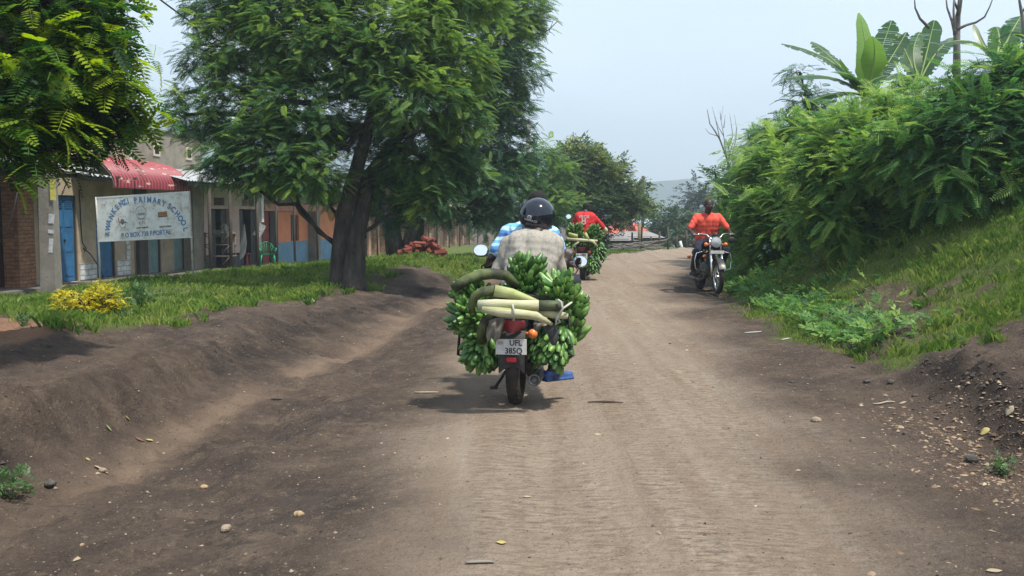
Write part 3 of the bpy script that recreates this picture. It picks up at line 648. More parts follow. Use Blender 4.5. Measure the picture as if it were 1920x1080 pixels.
pole('wooden_pole', 'tan wooden pole in front of the orange-red roof', 'pole', [(p.x, 58, zz-.2), (p.x, 58, W(0, 418, 58).z)], .11, mat('pole_tan', (.20, .15, .10), .9))
p = W(1206, 330, 80)
pole('utility_pole', 'dark far pole top rising above the trees beyond the bend', 'utility pole', [(p.x, 80, -1.2), (p.x, 80, p.z)], .14, WOODP)
for k, (px, py, s) in enumerate(((1210, 461, .45), (1222, 463, .35))):
    p = W(px, py, 47); b = MB(); zz = hz(p.x, 47); b.ball((p.x, 47, zz+.2*s), (1.1*s, .8*s, .55*s), 12, 7)
    tag(b.build('dung_heap', mat('dark_heap', (.05, .04, .02), .95, (.09, .075, .03), 3, .05, 8)), ('larger dark round heap on the far grass verge', 'smaller dark heap beside the fence foot')[k], 'heap')
# fallen brushwood heap on the far verge
b = MB()
for k in range(45):
    x = W(1140+45*random.random(), 465, 44).x; y = 42+4*random.random(); zz = hz(x, y); a = random.gauss(-.5, .3); l = 1.2+random.random()
    b.tube([(x, y, zz+.05+.3*random.random()), (x+l*math.cos(a), y+random.gauss(0, .3), zz+.25+.5*random.random()-.4*l*abs(math.sin(a)))], .02, 4, caps=False)
tag(b.build('brushwood_pile', mat('dry_brush', (.12, .11, .095), .95, (.20, .185, .16), 5)), 'heap of grey dry brushwood on the far left verge', 'brushwood')
# ================================================================ vegetation
def frond_tpl(n, ll, lw, x0=.12, droop=.25, fwd=.55, fold=.25, rachis=.012, tipfade=.45):
    """pinnate leaf of unit length along +x, leaflets to both sides, curving down"""
    V = []; F = []
    def P(t, side=0, off=0.0):
        return np.array([t*(1-.08*t), 0, -droop*t*t])
    for k in range(2):
        t0, t1 = k*.5, (k+1)*.5; a, b = P(t0), P(t1); s = len(V)
        V += [a+[0, rachis, 0], a-[0, rachis, 0], b-[0, rachis*.7, 0], b+[0, rachis*.7, 0]]; F.append([s, s+1, s+2, s+3])
    for i in range(n):
        t = x0+(1-x0)*(i+.5)/n; env = math.sin(math.pi*min(1, .22+.78*t))**.5; env = max(env, tipfade); l = ll*env
        for sd in (-1, 1):
            c = P(t); d = np.array([fwd, sd*1.0, -fold]); d /= np.linalg.norm(d); w = np.array([1, -sd*fwd, 0]); w /= np.linalg.norm(w); s = len(V)
            V += [c, c+d*l*.45+w*lw*.5, c+d*l, c+d*l*.45-w*lw*.5]; F.append([s, s+1, s+2, s+3])
    return np.array(V, float), np.array(F)
def leaf_tpl(n=7, l=.35, w=.16):
    V = []; F = []; r_ = random.Random(n)
    for i in range(n):
        t = .1+.9*i/n; a = (i % 2*2-1)*r_.uniform(.5, 1.2) if i < n-1 else 0; z = r_.uniform(-.15, .1)
        c = np.array([t*.9, 0, -.15*t*t]); d = np.array([math.cos(a), math.sin(a), z]); q = np.array([-math.sin(a), math.cos(a), r_.uniform(-.3, .3)]); s = len(V)
        V += [c, c+d*l*.5+q*w*.5, c+d*l, c+d*l*.5-q*w*.5]; F.append([s, s+1, s+2, s+3])
    return np.array(V, float), np.array(F)
def nrmz(a): return a/np.maximum(np.linalg.norm(a, axis=-1, keepdims=True), 1e-9)
def scatter(tpl, pos, dr, up, sc, tint):
    V, F = tpl; dr = nrmz(dr); sd = nrmz(np.cross(up, dr)); u2 = np.cross(dr, sd); n = len(pos)
    out = pos[:, None]+sc[:, None, None]*(V[None, :, 0:1]*dr[:, None]+V[None, :, 1:2]*sd[:, None]+V[None, :, 2:3]*u2[:, None])
    FF = F[None]+(np.arange(n)*len(V))[:, None, None]
    return out.reshape(-1, 3), FF.reshape(-1, 4), np.repeat(tint, len(V))
def lobes_px(L_, zsq=.85):
    out = []
    for l in L_:
        px, py, r, Y = l[:4]; p = W(px, py, Y); rr = r/FPX*Y; out.append((np.array(p), np.array([rr, rr*(l[4] if len(l) > 4 else .9), rr*zsq])))
    return out
def crown(lobes, dens, size, tpl, per=14, fill=.25, tintc=.45, tints=.22, droop=-.15, low=-.75, lobetint=.12, flat=.75):
    """clumps of compound leaves over the shell of every lobe, thinner inside; returns V,F,T and twig list"""
    PV = []; PD = []; PU = []; PS = []; PT = []; twigs = []
    zm = np.mean([c[2] for c, r in lobes])
    for c, r in lobes:
        area = 4*math.pi*((r[0]*r[1]+r[0]*r[2]+r[1]*r[2])/3); nc_ = max(4, int(area*dens)); lt = rng.normal(0, lobetint)+.07*(c[2]-zm)  # higher lobes lighter: new growth, plus sunlit tops painted into the tint
        d = nrmz(rng.normal(size=(nc_*2, 3))); d = d[d[:, 2] > low][:nc_]; k = len(d)
        rad = rng.uniform(.80, 1.08, k); ins = rng.random(k) < fill; rad[ins] = rng.uniform(.35, .8, ins.sum())
        lump = 1+.16*np.sin(d[:, 0]*5+c[0])*np.sin(d[:, 2]*6+c[2]*2)+.1*np.sin(d[:, 1]*7+c[1])
        cp = c+d*r*(rad*lump)[:, None]; ct = rng.normal(0, tints*.6, k)+lt+.10*d[:, 2]  # upper side of each lobe tinted lighter, partly as painted sunlight
        for i in range(min(k, 4000)):
            twigs.append((c+d[i]*r*.35, cp[i]))
        n = rng.integers(int(per*.6), int(per*1.4)+1, k); ix = np.repeat(np.arange(k), n); N = len(ix)
        base = cp[ix]+rng.normal(size=(N, 3))*size*.33
        dr = d[ix]*.75*np.array([1, 1, .6])+rng.normal(size=(N, 3))*np.array([.75, .75, .33])+np.array([0, 0, droop])
        up = np.array([0, 0, 1.])+rng.normal(size=(N, 3))*(1-flat)+d[ix]*.25
        PV.append(base); PD.append(dr); PU.append(up); PS.append(size*rng.uniform(.5, 1.3, N)); PT.append(np.clip(tintc+ct[ix]+rng.normal(0, tints*.5, N), 0, 1))
    V, F, T = scatter(tpl, np.concatenate(PV), np.concatenate(PD), np.concatenate(PU), np.concatenate(PS), np.concatenate(PT))
    return V, F, T, twigs
BARK = mat('bark', (.022, .019, .016), .95, (.085, .072, .060), 6, .05, 16, stretch=(1, 1, .35)); BARKG = mat('grey_bark', (.11, .10, .09), .9, (.20, .185, .165), 6, .01, 20, stretch=(1, 1, .4))
def wob(p, q, n=6, amp=.08, seed=0):
    r_ = random.Random(seed); p, q = Vector(p), Vector(q); l = (q-p).length; o = []
    for i in range(n+1):
        t = i/n; w = math.sin(math.pi*t)*amp*l; o.append(p.lerp(q, t)+Vector((r_.uniform(-1, 1), r_.uniform(-1, 1), r_.uniform(-.6, .8)))*w)
    return o
def limb(b, p, q, r0, r1, n=6, amp=.08, seed=0, sides=8):
    pts = wob(p, q, n, amp, seed); b.tube(pts, [r0+(r1-r0)*i/n for i in range(n+1)], sides)
def tree(name, label, cat, base, trunks, lobes, dens, size, tpl, lm, bark=BARK, group=None, twign=140, twigr=.012, **kw):
    """trunks: list of (list of pts, list of radii); limbs are grown from trunk tops to the lobes"""
    t = thing(name, label, cat, base, 0, group); b = MB(); tops = []
    for pts, rad in trunks: b.tube(pts, rad, 12); tops.append((Vector(pts[-1]), rad[-1])); tops.append((Vector(pts[-2]), rad[-2]*.8))
    tk = b.build('trunk', bark, t, True)
    b = MB()
    for i, (c, r) in enumerate(lobes):
        c = Vector(c); tp = min(tops, key=lambda q: (q[0]-c).length+abs(q[0].z-c.z)*.3); limb(b, tp[0], c, min(tp[1]*.75, .16), .03, 7, .09, i)
    lobes = [(c, np.maximum(r-size*.26, r*.6)) for c, r in lobes]
    V, F, T, tw = crown(lobes, dens, size, tpl, **kw)
    if tpl is T_BUSH:
        kw2 = dict(kw); kw2['tintc'] = .35; V2, F2, T2, _ = crown(lobes, dens*.45, .26, T_LEAF, **kw2); F = np.concatenate([F, F2+len(V)]); V = np.concatenate([V, V2]); T = np.concatenate([T, T2])
    step = max(1, len(tw)//twign)
    for i, (p, q) in enumerate(tw[::step]): limb(b, p, q, twigr*1.6, twigr*.5, 4, .1, i, 4)
    b.build('branches', bark, t, True); link('crown', npmesh('crown', V, F, lm, T), t)
    rebase(t); t['_r'] = 1; return t
LM_ROAD = leafmat('leaf_road_tree', (.026, .070, .036), (.070, .160, .050), (.21, .32, .05), .38)
LM_YEL = leafmat('leaf_olive', (.030, .062, .022), (.070, .130, .036), (.26, .27, .05), .3)
LM_BIG = leafmat('leaf_near', (.014, .045, .012), (.055, .140, .020), (.27, .36, .02), .5)
LM_BUSH = leafmat('leaf_bush', (.022, .070, .038), (.090, .215, .050), (.26, .38, .075), .40)
LM_FAR = leafmat('leaf_far', (0.024, 0.050, 0.027), (0.045, 0.090, 0.039), (0.112, 0.165, 0.053), .2)
LM_DKF = leafmat('leaf_far_dark', (0.013, 0.026, 0.021), (0.022, 0.044, 0.029), (0.039, 0.065, 0.039), .15)
T_FERN = frond_tpl(9, .25, .072, fold=.3); T_BIG = frond_tpl(7, .30, .115, x0=.2, droop=.35, fold=.15); T_BUSH = frond_tpl(13, .19, .045, droop=.28, fold=.12, x0=.1); T_LEAF = leaf_tpl(7)
# --- the big roadside tree with two fused trunks
S = 17.6
trk = [([W(640,556,S), W(638,530,S), W(638,470,S), W(645,400,S), W(668,320,S), W(690,240,S), W(705,180,S)], [.32, .22, .165, .15, .13, .11, .08]),
       ([W(662,556,S-.2), W(664,525,S-.15), W(667,450,S), W(678,400,S+.1), W(692,330,S+.2), (W(735,270,S+.3)), W(790,210,S+.4)], [.32, .22, .165, .15, .13, .10, .07]),
       ([W(650,560,S), W(650,535,S+.05), W(648,505,S+.1), W(640,470,S+.15)], [.42, .22, .13, .05])]
lob = lobes_px([(430,305,55,17.3), (500,290,85,17.2), (585,318,68,17.0), (560,215,95,17.4), (455,195,75,17.8), (400,250,50,17.9), (350,215,38,17.8), (345,175,28,18), (380,110,40,18), (470,90,90,18), (600,90,110,17.8),
    (700,120,85,17.4), (770,60,90,17.6), (845,130,80,17.8), (780,190,90,17.2), (860,225,60,17.6), (700,240,60,18.2), (740,330,70,18.2), (800,300,75,17.8), (860,310,50,18), (560,-20,120,18.4), (720,-60,120,18.4), (850,-10,90,18.2), (420,10,70,18.3),
    (620,362,40,18.2), (520,338,40,17.4), (455,335,34,17.2), (800,375,48,17.4), (735,400,35,17.8)])
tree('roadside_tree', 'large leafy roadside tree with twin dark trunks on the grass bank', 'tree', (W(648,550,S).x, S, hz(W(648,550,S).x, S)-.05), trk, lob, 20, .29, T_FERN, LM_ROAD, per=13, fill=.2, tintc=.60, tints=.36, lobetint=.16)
# --- the trees behind it
S = 29
trk = [([W(742,478,S), W(735,430,S), W(728,380,S), W(735,320,S), W(790,220,S)], [.3, .24, .2, .17, .1]), ([W(770,478,S), W(778,430,S), W(785,370,S), W(810,300,S), W(860,200,S)], [.34, .28, .24, .2, .12])]
lob = lobes_px([(930,70,85,29), (960,20,60,29), (900,160,80,29.4), (950,130,60,28.6), (955,225,45,28.5), (900,270,75,29), (945,190,55,28.8), (840,330,75,29.5), (900,350,65,28.6), (950,330,50,28.5), (980,290,40,29), (760,330,60,30), (700,360,55,30), (870,-10,90,30), (860,395,42,28.5), (930,392,35,28.5), (985,40,35,28.6), (800,380,50,29)])
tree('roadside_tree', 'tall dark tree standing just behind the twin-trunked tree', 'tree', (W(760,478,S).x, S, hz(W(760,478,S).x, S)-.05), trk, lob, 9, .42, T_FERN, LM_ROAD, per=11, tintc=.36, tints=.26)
S = 40
lob = lobes_px([(1010,300,40,40), (1000,360,45,40), (1040,390,45,39.5), (960,400,45,40), (1010,420,38,39.5), (920,415,42,41), (1050,330,35,40)])
tree('roadside_tree', 'mid-green tree right behind the helmeted passenger', 'tree', (W(985,470,S).x, S, -.1), [([(W(985,470,S).x, S, -.3), W(985,430,S), W(1000,360,S)], [.25, .2, .12])], lob, 7, .5, T_FERN, LM_ROAD, per=9, tintc=.5, tints=.28)
S = 48
lob = lobes_px([(1085,320,52,48), (1130,345,52,48), (1060,380,50,47), (1120,395,52,47), (1165,375,40,48), (1180,392,30,48), (1090,290,36,49), (1150,320,30,49), (1205,385,22,49), (1060,300,30,49), (1030,340,30,48), (1185,350,16,49), (1205,350,14,49), (1100,440,30,47)])
tree('olive_tree', 'wide olive-green tree with yellowing tips beside the far road', 'tree', (W(1110,470,S).x, S, -.3), [([(W(1110,470,S).x, S, -.6), W(1110,430,S), W(1105,360,S)], [.3, .24, .12])], lob, 6.5, .5, T_LEAF, LM_YEL, per=12, tintc=.42, tints=.36, twigr=.02)
# --- far trees around the bend
def simple(name, label, px, Y, L_, lm, dens=2.2, size=.8, tc_=.45, ts=.3, group=None, tpl=T_LEAF, per=10):
    z = hz(W(px, 400, Y).x, Y); x = W(px, 400, Y).x; l = lobes_px([(a, b_, r, Y+d_) for a, b_, r, d_ in L_])
    return tree(name, label, 'tree', (x, Y, z-.1), [([(x, Y, z-.2), (x+.1, Y, z+1.2), tuple(l[0][0])], [.28, .2, .1])], l, dens, size, tpl, lm, per=per, tintc=tc_, tints=ts, twign=40, twigr=.02, group=group)
simple('round_tree', 'round mid-green tree left of the oncoming rider, beyond the bend', 1262, 68, [(1255,415,32,0), (1285,420,30,1), (1240,435,28,-1), (1295,440,26,-1), (1270,445,28,-2), (1225,412,18,0)], LM_FAR)
simple('dark_tree', 'tall dark blue-green tree above the oncoming rider', 1315, 100, [(1305,365,26,0), (1330,385,30,0), (1300,395,30,0), (1335,420,34,0), (1360,400,25,0)], LM_DKF, 1.1, 1.0)
simple('round_tree', 'low grey-green tree behind the orange-red roofed house', 1190, 105, [(1175,405,24,0), (1215,400,22,0), (1240,398,18,0), (1195,395,20,0)], LM_FAR, 1.1, 1.0)
simple('round_tree', 'small tree between the sheds and the round tree', 1237, 85, [(1232,425,16,0), (1245,420,14,0)], LM_FAR, 1.6, .8)
# --- tree at the left edge, its crown hangs into view
lob = lobes_px([(-60,60,170,8.6), (60,40,120,8.4), (170,60,70,8.2), (110,130,100,8.0), (20,170,120,7.8), (190,150,65,8.0), (230,90,40,8.2), (160,215,70,8.1), (205,205,50,8.1), (60,240,75,7.6), (-20,260,70,7.6), (120,250,48,7.8), (240,200,34,8.3), (245,205,24,8.3), (180,20,55,8.6), (10,290,40,7.5), (60,-60,150,8.6), (-150,150,170,8.6)])
tree('broadleaf_tree', 'near tree with big glossy compound leaves hanging over the left edge', 'tree', (-6.6, 8.6, hz(-6.6, 8.6)-.05),
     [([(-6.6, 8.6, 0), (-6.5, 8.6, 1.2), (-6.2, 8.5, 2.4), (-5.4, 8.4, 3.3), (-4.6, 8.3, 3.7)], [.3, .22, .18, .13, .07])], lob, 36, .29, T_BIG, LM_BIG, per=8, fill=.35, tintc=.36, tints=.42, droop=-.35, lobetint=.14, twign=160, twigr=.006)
# --- shrubs of the right bank
def shrub(label, base_px, Y, L_, dens=26, size=.40, tc_=.45, name='fern_leaved_shrub', lm=None, tpl=None, per=11, group='fern-leaved shrubs on the right bank', **kw):
    x = W(base_px, 400, Y).x; z = hz(x, Y); l = lobes_px([(a, b_, r, Y+d_) for a, b_, r, d_ in L_], .8)
    sc_ = min(1, l[0][1][0]/.5); tr = [([(x+(.15*k-.3)*sc_, Y, z-.1), (x+(.3*k-.5)*sc_, Y+.1*k*sc_, z+.6*sc_), tuple(l[(k*3) % len(l)][0])], [.06*sc_, .045*sc_, .02*sc_]) for k in range(4)]
    return tree(name, label, 'shrub', (x, Y, z-.05), tr, l, dens, size, tpl or T_BUSH, lm or LM_BUSH, per=per, tintc=tc_, twign=90, twigr=.007, group=group, **kw)
shrub('huge shrub filling the right edge of the view above the grass slope', 1800, 13.5, [(1905,165,85,0), (1960,260,120,0), (1850,250,95,-.3), (1790,215,80,.6), (1900,330,70,-.6), (1820,330,75,-.5), (1730,290,85,.3), (1750,380,55,.3), (1990,150,100,.5), (1880,400,40,-.6)], 30, .40, .60, tints=.34, lobetint=.14)
shrub('broad shrub in the middle of the right bank, under the banana leaves', 1620, 15.5, [(1665,235,80,.6), (1590,275,75,0), (1640,330,85,-.6), (1560,330,70,-.3), (1690,400,60,-.6), (1600,420,60,-.8), (1540,400,55,-.3), (1640,465,35,-.6), (1700,175,35,1.5)], 30, .41, .64, tints=.34, lobetint=.14)
shrub('bright green shrub with drooping fronds behind the oncoming rider', 1470, 18.5, [(1500,260,55,1), (1450,320,60,.3), (1500,370,60,-.6), (1430,390,50,-.3), (1470,440,50,-.8), (1410,450,40,0), (1530,460,50,-1), (1480,500,32,-1), (1400,330,32,1)], 26, .42, .66, tints=.34)
shrub('light green shrub at the far end of the right bank by the rider', 1400, 23, [(1385,370,38,1), (1370,420,32,0), (1400,430,40,-.5), (1375,470,34,-.5), (1405,300,38,1.5), (1395,490,30,-1), (1440,260,34,2)], 20, .44, .7)
shrub('dark leafy shrub on the skyline left of the banana plants', 1520, 21, [(1480,240,36,1), (1440,262,30,1.5), (1520,215,42,1), (1510,180,28,2), (1470,280,40,.5), (1500,135,26,2)], 14, .4, .2, 'dark_shrub', LM_ROAD, T_FERN, group='dark shrubs on the skyline')
shrub('sparse broad-leaved shrub poking out left over the road', 1370, 26, [(1365,330,26,0), (1350,345,18,0), (1385,310,24,1), (1340,322,12,0), (1395,285,18,1), (1355,360,22,0)], 9, .40, .3, 'dark_shrub', LM_ROAD, T_LEAF, per=8, group='dark shrubs on the skyline')
# bare twiggy shrub and dead tree against the sky
def bare(name, label, cat, Y, strokes, r, m=BARKG, base=None, group=None):
    b = MB(); P0 = W(*strokes[0][0], Y)
    for i, s in enumerate(strokes):
        pts = [W(px, py, Y+.15*math.sin(i*1.7+j)) for j, (px, py) in enumerate(s)]; rr = r*(1 if i == 0 else .42); b.tube(pts, [rr*(1-.7*j/(len(pts)-1)) for j in range(len(pts))], 6)
    return tag(b.build(name, m), label, cat, group)
bare('bare_shrub', 'leafless grey shrub against the sky left of the green bank', 'shrub', 25, [[(1372,330),(1362,295),(1350,262),(1340,245),(1331,232),(1326,205)], [(1350,262),(1342,225),(1335,200)], [(1362,295),(1357,255),(1352,225),(1356,198)], [(1357,255),(1348,240),(1340,220)],
    [(1366,300),(1372,275),(1378,262),(1381,240),(1377,215)], [(1372,290),(1380,262),(1382,238)], [(1352,225),(1350,208)], [(1345,255),(1330,250),(1322,240)], [(1357,240),(1360,215)], [(1365,280),(1374,255),(1370,225),(1368,212)]], .028)
bare('dead_tree', 'bare forked tree top against the sky above the banana leaves', 'tree', 21, [[(1794,180),(1794,68),(1796,30),(1800,10),(1806,-30)], [(1797,20),(1790,5),(1784,-25)], [(1796,30),(1798,0),(1799,-30)], [(1790,60),(1785,40),(1776,15),(1772,-20)],
    [(1795,55),(1812,47),(1830,42),(1846,32),(1856,12),(1866,-15)], [(1742,52),(1725,35),(1716,15),(1714,-10)], [(1790,66),(1788,20),(1789,-20)]], .085, BARKG)
bare('dead_tree', 'thin bare branch at the far right edge of the sky', 'tree', 19, [[(1925,120),(1918,35),(1913,10),(1908,-20)], [(1916,25),(1924,10),(1930,-10)]], .05, BARKG)
bare('bare_branch', 'thin leafless vine sticking out right of the dark tree', 'branch', 28.8, [[(940,90),(985,85),(1010,68),(1030,55),(1045,40),(1055,48)], [(1005,72),(1020,50),(1022,28)], [(1010,80),(1025,92),(1036,100)], [(1030,58),(1038,36),(1052,44)], [(985,88),(1000,78),(1003,60)]], .03, BARKG)
# --- banana plants
BAN = leafmat('banana_leaf', (.018, .055, .020), (.05, .14, .03), (.20, .34, .06), .35, .35, .5)
def ban_leaf(p0, p1, p2, w, tint, tear=.35, seed=0, nrm=None):
    """arched midrib p0-p1-p2 (quadratic), two blade halves cut into torn strips"""
    r_ = random.Random(seed); p0, p1, p2 = map(Vector, (p0, p1, p2)); n = 34; V = []; F = []
    def B(t): return p0*(1-t)**2+p1*2*t*(1-t)+p2*t*t
    for i in range(n):
        t0, t1 = .08+.92*i/n, .08+.92*(i+1)/n
        gap = .35 if r_.random() < tear else 0.
        for sd in (-1, 1):
            a, b_ = B(t0), B(t1); tg = (b_-a).normalized(); nn = (nrm or Vector((0, -.3, 1))); side = tg.cross(nn).normalized()*sd
            hw = lambda t: w*min(1, (t/.22)**.7)*min(1, ((1.01-t)/.16)**.6)*(1-.12*abs(t-.45))
            dr = Vector((0, 0, -.35))+tg*.35
            cut = r_.random() < tear; sh = (t1-t0)*(.9 if cut else 1.0)*(b_-a).length/(t1-t0)
            jag = 1-(.35*r_.random() if cut else .04*r_.random())
            e0 = a+(side+dr*.35).normalized()*hw(t0)*jag+dr*hw(t0)*.25*(tear); e1 = a+tg*sh+(side+dr*.35).normalized()*hw(t1)*jag+dr*hw(t1)*.25*tear
            s = len(V); V += [a, a+tg*sh, e1, e0]; F.append([s, s+1, s+2, s+3])
    return V, F, [tint+r_.uniform(-.05, .05) for _ in V], [B(t/8) for t in range(9)]
def banana_plant(label, base, leaves, stem_r=.12):
    t = thing('banana_plant', label, 'banana plant', base, 0, 'banana plants on the right bank'); b = MB(); top = Vector(leaves[0][0])
    b.tube([Vector(base), Vector(base).lerp(top, .5)+Vector((.05, 0, 0)), top], [stem_r*1.3, stem_r, stem_r*.6], 10); b.build('stem', mat('banana_stem', (.13, .17, .05), .7, (.10, .07, .03), 4), t)
    for k, (p0, p1, p2, w, tint, tear) in enumerate(leaves):
        V, F, T, rib = ban_leaf(p0, p1, p2, w*1.05, tint, tear, k+int(abs(base[0])*10)); V = np.array([tuple(v) for v in V]); lf = link('leaf', npmesh('leaf', V, np.array(F), BAN, np.array(T)), t)
        b = MB(); b.tube(rib, [.03*(1-.8*i/8) for i in range(9)], 5); b.build('midrib', mat('midrib', (.22, .30, .09), .6), lf)
    rebase(t); t['_r'] = 1
def bl(Y, a, b_, c, w, tint, tear, dY=(0, .2, .6)): return (W(*a, Y+dY[0]), W(*b_, Y+dY[1]), W(*c, Y+dY[2]), w, tint, tear)
Yb = 21; bx = W(1622, 180, Yb)
banana_plant('banana plant with a bright upright young leaf on the skyline', (bx.x, Yb, hz(bx.x, Yb)-.1), [
    bl(Yb, (1622,170), (1630,90), (1610,24), .24, .95, 0, (0,.0,0)), bl(Yb, (1622,170), (1648,110), (1636,68), .26, .9, 0, (0,-.3,-.5)),
    bl(Yb, (1622,175), (1560,95), (1465,82), .26, .25, .4), bl(Yb, (1620,178), (1560,125), (1472,148), .27, .2, .45, (0,-.4,-.8)), bl(Yb, (1620,172), (1570,115), (1522,78), .20, .25, .35, (0,.6,1.2)),
    bl(Yb, (1626,172), (1650,100), (1672,38), .24, .35, .6, (0,.3,.5)), bl(Yb, (1626,175), (1660,130), (1700,60), .2, .15, .5, (0,.6,1)), bl(Yb, (1618,178), (1570,165), (1520,190), .22, .25, .5, (0,-.5,-1)),
    bl(Yb, (1615,175), (1590,140), (1575,110), .12, .6, .2, (0,-.3,-.4)), bl(Yb, (1622,176), (1600,130), (1560,135), .2, .4, .4, (0,-.5,-1))])
Yb = 22; bx = W(1722, 150, Yb)
banana_plant('banana plant with torn dark leaves half buried in the shrubs', (bx.x, Yb, hz(bx.x, Yb)-.1), [
    bl(Yb, (1722,160), (1700,95), (1678,60), .26, .3, .4), bl(Yb, (1722,160), (1740,90), (1752,38), .22, .3, .2, (0,.4,.6)), bl(Yb, (1722,160), (1750,90), (1790,70), .22, .2, .4), bl(Yb, (1720,165), (1690,120), (1660,150), .24, .25, .6, (0,-.5,-1)), bl(Yb, (1724,150), (1700,100), (1725,60), .2, .35, .3)])
Yb = 19; bx = W(1830, 140, Yb)
banana_plant('banana plant with one long flat arching leaf below the dead tree', (bx.x, Yb, hz(bx.x, Yb)-.1), [
    bl(Yb, (1870,120), (1840,60), (1768,82), .24, .12, .2, (0,0,-.3)), bl(Yb, (1866,115), (1880,70), (1868,50), .2, .35, .3), bl(Yb, (1870,115), (1900,50), (1915,30), .24, .3, .3), bl(Yb, (1870,110), (1890,60), (1930,50), .24, .3, .4), bl(Yb, (1868,118), (1838,85), (1826,45), .07, .15, 0), bl(Yb, (1870,120), (1900,80), (1950,90), .24, .3, .4)])
# --- small plants
YB = leafmat('yellow_leaf', (.05, .09, .01), (.32, .30, .015), (.62, .50, .02), .3)
shrub('small golden-yellow bush at the foot of the school sign', 172, 12.3, [(160,575,32,0), (195,565,32,.2), (130,580,24,-.1), (215,585,24,.1), (170,600,28,-.2), (120,560,20,.2), (185,545,20,.3)], 190, .085, .62, 'golden_bush', YB, T_LEAF, per=9, group=None, tints=.4, fill=.2)
LW = leafmat('weed_leaf', (.03, .07, .025), (.06, .13, .04), (.12, .20, .07), .25)
def weed(label, px, py, wpx, n, size, tcn=.5, group=None):
    p = Gp(px, py); r = wpx/FPX*p.y; pos = np.stack([p.x+rng.normal(0, r*.4, n), p.y+rng.normal(0, r*.4, n), p.z+rng.uniform(.02, r*1.1, n)], -1)
    dr = rng.normal(size=(n, 3))+[0, 0, .4]; V, F, T = scatter(T_LEAF, pos, dr, np.array([0, 0, 1.])+rng.normal(size=(n, 3))*.3, size*rng.uniform(.6, 1.2, n), np.clip(rng.normal(tcn, .2, n), 0, 1))
    t = thing('weed', label, 'plant', (p.x, p.y, p.z), 0, group); link('leaves', npmesh('leaves', V, F, LW, T), t)
    b = MB()
    for k in range(8): b.tube([(p.x+.01*k-.04, p.y, p.z-.01), tuple(pos[k*3 % n])], [.005, .002], 4)
    b.build('stalks', mat('weed_stem', (.06, .09, .03), .8), t); rebase(t); t['_r'] = 1
weed('broad-leaved weed at the left edge beside the pale ditch', 15, 935, 42, 75, .085, .6); weed('tiny green plant in the reddish soil at far left', 45, 610, 12, 22, .12, .5)
weed('leafy green weed between the golden bush and the grass', 262, 575, 34, 170, .11, .45); weed('straggly weed at the foot of the golden bush', 235, 600, 16, 30, .09, .5); weed('green tuft growing in the leaf litter on the right', 1880, 890, 26, 60, .06, .5)
weed('weedy sprig low on the right bank above the dark undercut', 1790, 650, 16, 30, .08, .45)
# --- grass blades and low ground cover
def blades(n, region, h0, h1, w, name, lm, dens_fn=None):
    """random points, kept where the grass mask says so"""
    X = rng.uniform(region[0], region[1], n); Y = rng.uniform(region[2], region[3], n); m = grassmask(X, Y); k = rng.random(n) < m*(.35+.65*sstep(-.25, .15, fbm(X*1.5, Y*1.5, 3)))
    X, Y = X[k], Y[k]; Z = H(X, Y); N = len(X); h = rng.uniform(h0, h1, N)*(1+.9*np.clip(fbm(X*.8+5, Y*.8, 2), -.5, .7)); a = rng.uniform(0, 6.28, N); ln = rng.uniform(.15, .75, N)*h; b_ = rng.uniform(0, 6.28, N)
    V = np.empty((N, 4, 3)); ww = w*rng.uniform(.6, 1.4, N)
    V[:, 0] = np.stack([X-np.cos(a)*ww, Y-np.sin(a)*ww, Z-.01], -1); V[:, 1] = np.stack([X+np.cos(a)*ww, Y+np.sin(a)*ww, Z-.01], -1)
    mx_, my_ = X+np.cos(b_)*ln*.35, Y+np.sin(b_)*ln*.35
    V[:, 2] = np.stack([mx_+np.cos(a)*ww*.7, my_+np.sin(a)*ww*.7, Z+h*.6], -1); V[:, 3] = np.stack([X+np.cos(b_)*ln, Y+np.sin(b_)*ln, Z+h], -1)
    F = np.array([[0, 1, 2, 3]])+(np.arange(N)*4)[:, None]; T = np.repeat(np.clip(rng.normal(.5, .2, N)+fbm(X*.7, Y*.7, 2)*.7, 0, 1), 4)
    return V.reshape(-1, 3), F, T
GR = leafmat('grass_blade', (.050, .11, .018), (.12, .21, .03), (.27, .31, .07), .3, .6, .2)
parts_ = [blades(150000, (-10.5, -.5, 9, 24), .03, .09, .006, '', GR), blades(40000, (-9, 6, 24, 42), .05, .12, .012, '', GR), blades(150000, (3.2, 9, 5, 17), .02, .07, .005, '', GR), blades(30000, (3.8, 11, 17, 30), .04, .12, .01, '', GR)]
